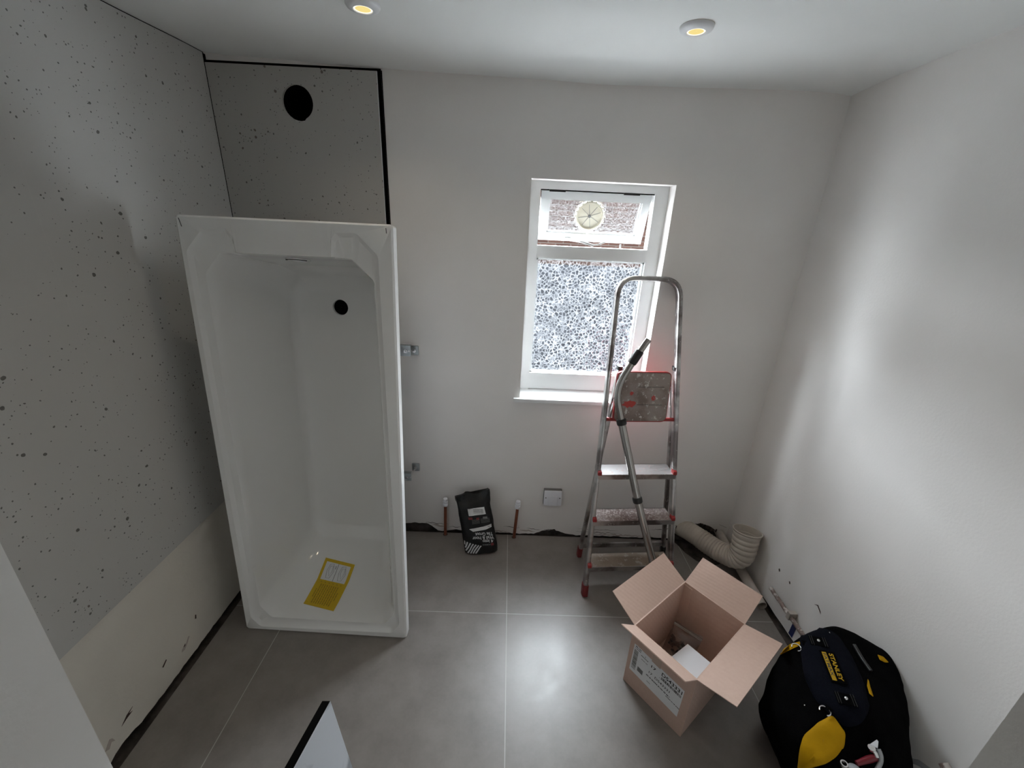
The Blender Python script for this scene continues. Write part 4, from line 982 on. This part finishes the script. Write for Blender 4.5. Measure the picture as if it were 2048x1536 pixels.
for i in range(9):
    x = 1.04 + i * .03; b.obox((x, YB + .012, .10 + .02 * rnd.random() - abs(i - 4) * .008), (1, rnd.random(), rnd.random() - .5), (0, 1, .3), (0, 0, 1), .03, .02, .018)
b.make('trim_1', M['rubble'], kind='structure', label='broken plaster lumps at the top of the corner hole')
# navy sticker low on the right wall
obj('sticker', [(XR - .0012, 1.363, .012), (XR - .0012, 1.338, .012), (XR - .0012, 1.333, .092), (XR - .0012, 1.360, .084)], [(0, 1, 2, 3)], M['blue_label'], label='small navy blue sticker low on the right wall behind the tool bag', cat='sticker')
# chips and cracks along the wall feet
M['crack'] = mat('exposed_brown_render', (0.06, 0.035, 0.03), 0.95)
M['chip'] = mat('pale_chipped_plaster', (0.50, 0.44, 0.40), 0.95)
def chip(wall, x, pts, m_, back=False):
    nn = V((1, 0, 0)) if x < 0 else V((-1, 0, 0))
    P = [V((x, y, z)) + nn * .0006 for y, z in pts]; b = B(); b.prism(P, nn * .0008); return b.make('plaster_chip', m_, wall)
wl = D.objects['wall_left']; wr = D.objects['wall_right']
chip(wl, XL, [(1.150, .083), (1.172, .086), (1.190, .104), (1.196, .100), (1.178, .082), (1.160, .070), (1.146, .074)], M['chip'])
chip(wl, XL, [(1.158, .086), (1.170, .092), (1.166, .082)], M['crack'])
chip(wl, XL, [(1.060, .112), (1.082, .124), (1.084, .120), (1.064, .107)], M['crack'])
chip(wl, XL, [(.880, .088), (.905, .104), (.930, .108), (.912, .100), (.925, .094), (.900, .092)], M['crack'])
chip(wl, XL, [(.815, .075), (.838, .096), (.846, .088), (.850, .070), (.840, .080), (.828, .066)], M['chip'])
chip(wl, XL, [(1.24, .140), (1.246, .156), (1.250, .152), (1.246, .136)], M['crack'])
chip(wr, XR, [(1.520, .218), (1.527, .228), (1.532, .222), (1.525, .212)], M['crack'])
chip(wr, XR, [(1.443, .220), (1.449, .230), (1.455, .225), (1.448, .216)], M['crack'])
chip(wr, XR, [(1.30, .262), (1.283, .276), (1.262, .262), (1.258, .252), (1.262, .256), (1.284, .270)], M['crack'])
chip(wr, XR, [(1.90, .175), (1.80, .135), (1.802, .132), (1.90, .171)], M['chip'])
chip(wr, XR, [(1.88, .180), (1.83, .160), (1.832, .157), (1.88, .176)], M['chip'])
rnd = random.Random(21)
def crack(x0, z0, x1, z1, w, m_):
    n_ = max(4, int(abs(x1 - x0) / .012)); up_, lo_ = [], []
    for i in range(n_ + 1):
        t = i / n_; x = x0 + (x1 - x0) * t; z = z0 + (z1 - z0) * t + rnd.uniform(-.004, .004); ww = w * math.sin(max(.05, min(.95, t)) * math.pi) * rnd.uniform(.4, 1.3)
        up_.append(V((x, YB - .0004, z + ww))); lo_.append(V((x, YB - .0004, z - ww)))
    b = B(); k_ = len(up_); vs_ = up_ + lo_; b.add(vs_ + [v + V((0, -.0007, 0)) for v in vs_], [(i, i + 1, k_ + i + 1, k_ + i) for i in range(k_ - 1)] + [(2 * k_ + i, 2 * k_ + i + 1, 3 * k_ + i + 1, 3 * k_ + i) for i in range(k_ - 1)])
    return b.make('plaster_chip', m_, wb)
for a_ in ((-.43, .062, -.30, .050, .0022), (-.30, .034, -.22, .036, .0012), (.02, .050, .12, .040, .0012), (.11, .044, .115, .062, .0015), (.16, .044, .24, .034, .0014), (.26, .040, .33, .034, .0016), (.45, .030, .72, .026, .0012), (.46, .052, .70, .048, .0008), (.88, .060, 1.05, .078, .0012), (1.28, .115, 1.33, .100, .0010)):
    crack(*a_, M['crack'])
for a_ in ((-.40, .052, -.31, .030, .007), (-.13, .020, .06, .014, .005), (.12, .030, .21, .020, .006), (.50, .016, .90, .014, .004), (.97, .070, 1.03, .100, .006)):
    crack(*a_, M['chip'])
# painted pipe on the right wall
sp = thing('wall_pipe', (XR - .02, 1.35, .11), 'thin paint-crusted pipe clipped low on the right wall above the skirting', 'pipe')
M['crusty'] = spatter('paint_crusted_pipe', (0.22, 0.16, 0.14), 0.6, 0.1, (0.52, 0.48, 0.45), 40, 0.5)
pp = [V((XR - .022 + .002 * noise.noise(V((i * .7, 0, 0))), 1.515 - i * .017, .118 - .0004 * i)) for i in range(26)]
b = B(); b.tube(pp, [.0095 + .0020 * noise.noise(V((i * 1.3, 5, 0))) for i in range(26)], 14); b.make('pipe_run', M['crusty'], sp, smooth=60)
b = B(); b.box(XR - .036, XR - .0005, 1.352, 1.372, .102, .140); bevel(b.make('pipe_clip', M['pipe_white'], sp), .003)
b = B(); b.tube([(XR - .030, 1.275, .122), (XR - .030, 1.255, .128), (XR - .022, 1.235, .124)], .006, 10); b.make('pipe_elbow', M['crusty'], sp, smooth=60)
# pipe end at the right jamb foot
ep = thing('pipe_end', (XR - .03, .73, 0), 'open pink-tinged pipe end beside the bag at the right wall', 'pipe')
b = B(); a, c = V((XR - .022, .60, .25)), V((XR - .026, .728, .297)); dd = (c - a).normalized(); b.tube([a, c], .011, 18, cap=False); b.lathe(c, dd, [(.011, -.02), (.0135, -.018), (.0135, 0), (.0085, 0), (.008, -.02)], 20); b.make('pipe_run', M['crusty'], ep, smooth=60)
B().lathe(c - dd * .018, dd, [(.0005, 0), (.009, 0)], 14).make('pipe_bore', M['red_print'], ep)

# ------------------------------------------------------------------ tool bag
tb = thing('tool_bag', (1.12, 0.85, 0), 'bulky black tool bag with yellow patches leaning on the right wall', 'tool bag')
hull = [(0.900, 0.911, .26), (0.956, 0.975, .30), (1.024, 1.030, .36), (1.074, 1.050, .40), (1.146, 1.058, .42), (1.200, 1.046, .42), (1.330, 1.100, .350), (1.338, 1.032, .380), (1.338, 0.985, .392), (1.338, 0.950, .388), (1.338, .915, .360), (1.330, 0.886, .32), (1.331, 0.875, .30),
        (1.312, 0.862, .26), (1.300, 0.821, .18), (0.905, 0.890, .22), (0.936, 0.865, .14), (0.985, 0.84, .03), (0.90, 0.82, .30), (0.92, 0.74, .33), (0.95, 0.66, .30), (0.97, 0.66, .05), (1.14, 0.62, .29), (1.20, 0.68, .22), (1.24, 0.72, .03), (1.00, 0.98, .03), (1.10, 1.06, .03), (1.29, 1.06, .03), (1.28, 0.80, .03),
        (1.03, 0.80, .415), (1.00, 0.90, .415), (1.10, 0.95, .425), (1.10, 0.80, .42), (1.18, .86, .415), (1.10, 0.70, .35), (0.96, .98, .10), (1.16, .62, .03), (.985, .62, .03)]
bm = bmesh.new(); hvs = [bm.verts.new(p) for p in hull]; bmesh.ops.convex_hull(bm, input=hvs)
bmesh.ops.delete(bm, geom=[v for v in bm.verts if not v.link_faces], context='VERTS')
bmesh.ops.triangulate(bm, faces=bm.faces)
for _ in range(4):
    bmesh.ops.subdivide_edges(bm, edges=bm.edges, cuts=1, use_grid_fill=True); bmesh.ops.triangulate(bm, faces=[f for f in bm.faces if len(f.verts) > 3])
    if _ < 3: bmesh.ops.smooth_vert(bm, verts=bm.verts, factor=0.16, use_axis_x=True, use_axis_y=True, use_axis_z=True)
bm.normal_update()
for v in bm.verts:
    n_ = noise.noise(v.co * 9) * .010 + noise.noise(v.co * 24) * .004
    v.co += v.normal * (n_ + .004); v.co.z = max(v.co.z, .002); v.co.x = min(v.co.x, XR - .0025)
bm.normal_update(); bvh = BVHTree.FromBMesh(bm)
vs = [v.co.copy() for v in bm.verts]; bm.verts.index_update(); fs = [tuple(v.index for v in f.verts) for f in bm.faces]; bm.free()
obj('bag_body', vs, fs, M['bag_black'], tb, smooth=180)
def top(x, y, e=0.004):
    h = bvh.ray_cast(V((x, y, 2)), V((0, 0, -1)))
    return (h[0].z if h[0] else .3) + e
def xy_at(px, py, z0=.40, it=4, e=.004):
    """point of the bag's upper surface that the reference direction (px,py) meets"""
    d = (fwd + right * (px - 1024) / 831.554 - up * (py - 768) / 831.554)
    h = bvh.ray_cast(V((0, 0, 1.7)), d.normalized())
    if h[0]: return h[0] + h[1] * e
    return V((0, 0, 1.7)) + d * ((z0 - 1.7) / d.z)
def conform(name, pix, mtl, parent, e=.006, thick=.004, k=10, sm=60):
    """thick patch following the bag's surface, bounded by a closed outline"""
    C = V((sum(p[0] for p in pix) / len(pix), sum(p[1] for p in pix) / len(pix), 0)); n_ = len(pix); g = []; g2 = []
    for j in range(k + 1):
        f = j / k
        for p in pix:
            q = C.lerp(V((p[0], p[1], 0)), max(f, .02)); ee = e + thick * (1 - f ** 8)
            g.append(xy_at(q.x, q.y, e=ee))
    fs_ = [(j * n_ + i, j * n_ + (i + 1) % n_, (j + 1) * n_ + (i + 1) % n_, (j + 1) * n_ + i) for j in range(k) for i in range(n_)] + [tuple(range(n_))]
    return obj(name, g, fs_, mtl, parent, smooth=sm)
def outline(pts, r_=14, k=4):
    P = round_poly([(x, y, 0) for x, y in pts], r_, k); return [(p.x, p.y) for p in P]
def dense_outline(pts, r_=14):
    P = [V((x, y, 0)) for x, y in outline(pts, r_)]; out_ = []
    for a, c in zip(P, P[1:] + P[:1]):
        m_ = max(1, int((c - a).length / 12)); out_ += [(a.lerp(c, j / m_).x, a.lerp(c, j / m_).y) for j in range(m_)]
    return out_
pad = conform('handle_pad', dense_outline([(1601, 1272), (1640, 1256), (1672, 1268), (1702, 1312), (1728, 1370), (1738, 1418), (1722, 1448), (1690, 1456), (1668, 1438), (1650, 1420), (1632, 1404), (1610, 1350), (1603, 1305)]), M['bag_navy'], tb, .006, .012, 12)
pad['label'] = 'dark navy padded flap with the maker badge'
# badge
def strip_frame(px, py, qx, qy, e):
    a, c = xy_at(px, py, e=e), xy_at(qx, qy, e=e); return a, c
e_ = .022
a_, c_ = xy_at(1650, 1316, e=e_), xy_at(1672, 1371, e=e_); xd = (c_ - a_).normalized(); mid = (a_ + c_) / 2
s1_ = xy_at(1674, 1342, e=e_) - xy_at(1648, 1347, e=e_); yd = (s1_ - xd * s1_.dot(xd)).normalized(); nd = xd.cross(yd).normalized()
if nd.z < 0: nd = -nd
bw_ = (c_ - a_).length + .012
b = B(); b.obox(mid, xd, yd, nd, bw_, .042, .002); bd = b.make('badge', M['bag_black'], pad)
face = mid + nd * .0012
rightd = xd; upd = nd.cross(xd).normalized()
text('badge_text', 'STANLEY', face + upd * .0085, rightd, upd, .0125, M['yellow_print'], bd, bw_ * .86, .0004, .03)
b = B(); b.obox(face - upd * .010 + nd * .0002, rightd, upd, nd, bw_ * .90, .012, .0005); b.make('badge_bar', M['yellow_print'], bd)
text('badge_text', 'FATMAX', face - upd * .010 - rightd * .004, rightd, upd, .0085, M['ink'], bd, bw_ * .72, .0008, .02)
# stitched webbing squares with studs
for (px_, py_) in ((1636, 1291), (1687, 1406)):
    c0 = xy_at(px_, py_, e=.020); b = B()
    b.obox(c0 - nd * .001, rightd, upd, nd, .034, .050, .003); wb_ = bevel(b.make('webbing_tab', M['bag_black'], pad), .002)
    b = B()
    for o_ in (-.022, -.016, .016, .022): b.obox(c0 + upd * o_ + nd * .001, rightd, upd, nd, .034, .0015, .002)
    b.make('stitching', M['black_plastic'], wb_)
    b = B(); b.lathe(c0, nd, [(.0052, 0), (.005, .004), (.0035, .0062), (.0005, .0068)], 16); b.make('stud', M['steel'], wb_, smooth=60)
# D rings
for (px_, py_, an) in ((1600, 1302, 0), (1650, 1424, 0)):
    c0 = xy_at(px_, py_, e=.016); r_ = .0135; pts = [c0 + (rightd * math.cos(a) + upd * math.sin(a)) * r_ for a in [math.radians(q * 12) for q in range(24)]]
    b = B(); b.tube(pts, .0021, 8); b.make('carry_ring', M['steel'], tb, smooth=60)
    c1 = xy_at(px_ + 14, py_ - 8, e=.012); b = B(); b.obox(c1, rightd, upd, nd, .020, .026, .003); bevel(b.make('ring_tab', M['bag_black'], tb), .001)
# small rivets
for (px_, py_) in ((1614, 1414), (1656, 1270), (1668, 1285)):
    c0 = xy_at(px_, py_, e=.012); b = B(); b.lathe(c0, nd, [(.0022, 0), (.0012, .002), (.0002, .0022)], 10); b.make('rivet', M['steel'], tb)
# yellow patches
yp = conform('yellow_flap', dense_outline([(1665, 1431), (1688, 1464), (1686, 1492), (1672, 1512), (1650, 1528), (1622, 1533), (1598, 1540), (1603, 1500), (1609, 1474), (1632, 1450)], 8), M['yellow'], tb, .008, .006, 8); yp['label'] = 'bright yellow fabric flap'
conform('yellow_edge', dense_outline([(1564, 1303), (1583, 1290), (1608, 1283), (1608, 1290), (1586, 1300), (1562, 1312)], 3), M['yellow'], tb, .004, .003, 4)
conform('yellow_edge', dense_outline([(1753, 1310), (1764, 1314), (1776, 1326), (1768, 1326), (1758, 1321)], 2), M['yellow'], tb, .004, .003, 4)
conform('yellow_edge', dense_outline([(1731, 1362), (1737, 1380), (1740, 1396), (1735, 1392), (1731, 1376)], 2), M['yellow'], tb, .012, .003, 4)
# zip run on the lid
zs = [xy_at(x, y, e=.006) for x, y in ((1706, 1292), (1714, 1306), (1722, 1320), (1732, 1334), (1740, 1345))]
b = B(); b.tube(arc_path(zs, .01, 3), .006, 8); b.make('lid_zip', M['black_plastic'], tb, smooth=60)
# seam
zs = [xy_at(x, y, e=.008) for x, y in ((1608, 1330), (1614, 1360), (1628, 1392), (1636, 1402), (1654, 1412), (1664, 1426))]
b = B(); b.tube(zs, .0018, 6); b.make('seam_piping', M['bag_navy'], tb, smooth=60)
zs = [xy_at(x, y, e=.006) for x, y in ((1795, 1440), (1797, 1470), (1785, 1500), (1775, 1530))]
# tools in the open pocket
pl_ = thing('pliers', xy_at(1735, 1520), 'pliers with crimson and grey handles in the front of the tool bag', 'pliers')
b = B(); pts = [xy_at(x, y, e=.020) for x, y in ((1748, 1497), (1752, 1507), (1752, 1518), (1745, 1532), (1738, 1545))]; b.tube(arc_path(pts, .02, 5), [.0055] * (len(arc_path(pts, .02, 5))), 12); b.make('grey_handle', M['grey_tool'], pl_, smooth=60)
b = B(); pts = [xy_at(x, y, e=.016) for x, y in ((1744, 1512), (1730, 1517), (1708, 1526))]; b.tube(pts, [.008, .0085, .006], 12); b.make('crimson_handle', M['red_tool'], pl_, smooth=60)
b = B(); pts = [xy_at(x, y, e=.020) for x, y in ((1735, 1496), (1742, 1505), (1745, 1512))]; b.tube(pts, .006, 12); b.lathe(pts[0], nd, [(.009, -.003), (.009, .003), (.004, .004), (.0005, .004)], 16); b.make('plier_jaw', M['steel'], pl_, smooth=40)
b = B(); q_ = [xy_at(x, y, e=.018) for x, y in ((1732, 1489), (1746, 1477), (1749, 1481), (1747, 1496))]; b.prism(q_, nd * .003); b.make('paper_tag', M['sheet_white'], label='small white paper corner sticking out of the tool bag', cat='paper')
sc = thing('socket_tool', xy_at(1700, 1532), 'pale round-headed tool beside a clear socket at the bag mouth', 'hand tool')
b = B(); c0 = xy_at(1702, 1540, e=.016); b.lathe(c0, nd, [(.018, 0), (.017, .006), (.010, .010), (.0005, .011)], 24); b.make('round_head', M['grey_tool'], sc, smooth=60)
b = B(); c0 = xy_at(1682, 1530, e=.016); b.lathe(c0, nd, [(.009, 0), (.009, .010), (.006, .010), (.006, .004)], 20); b.make('socket_ring', M['steel'], sc, smooth=40)
b = B(); pts = [V((1.318, .735, .235)), V((1.312, .77, .215)), V((1.300, .800, .18))]; b.tube(pts, [.006, .0085, .004], 12); b.make('zip_puller', M['grey_tool'], tb, smooth=60)

# ------------------------------------------------------------------ marble-effect board leaning on the left jamb
z_ = 0.85; d0 = (fwd + right * (661 - 1024) / 831.554 - up * (1402 - 768) / 831.554); P0 = V((0, 0, 1.7)) + d0 * z_
Aa = V((-.127, -.987, .096)).normalized(); Bb = V((.197, -.088, -.976)); Bb = (Bb - Aa * Bb.dot(Aa)).normalized(); Nb = Aa.cross(Bb).normalized()
if Nb.x > 0: Nb = -Nb
Lb = P0.z / -Bb.z - .002; La = .285
mb = thing('marble_board', P0 + Bb * Lb, 'white marble-effect board with black edges leaning beside the doorway in front', 'board')
TH = .0185
# bottom edge cut level with the floor
def down(p): return p + Bb * ((p.z - .001) / -Bb.z)
tops = [P0, P0 + Aa * La]
b = B(); fc = [tops[0], tops[1], down(tops[1]), down(tops[0])]
b.add(fc, [(0, 1, 2, 3)]); b.hexa(fc, [p + Nb * .0006 for p in fc]); b.make('marble_face', M['marble'], mb)
b = B(); core = [p + Nb * .0008 for p in fc]; bk_ = [tops[0] + Nb * TH, tops[1] + Nb * TH]; bk_ = bk_ + [down(bk_[1]), down(bk_[0])]
b.hexa(core, bk_); b.make('board_core', M['black'], mb)
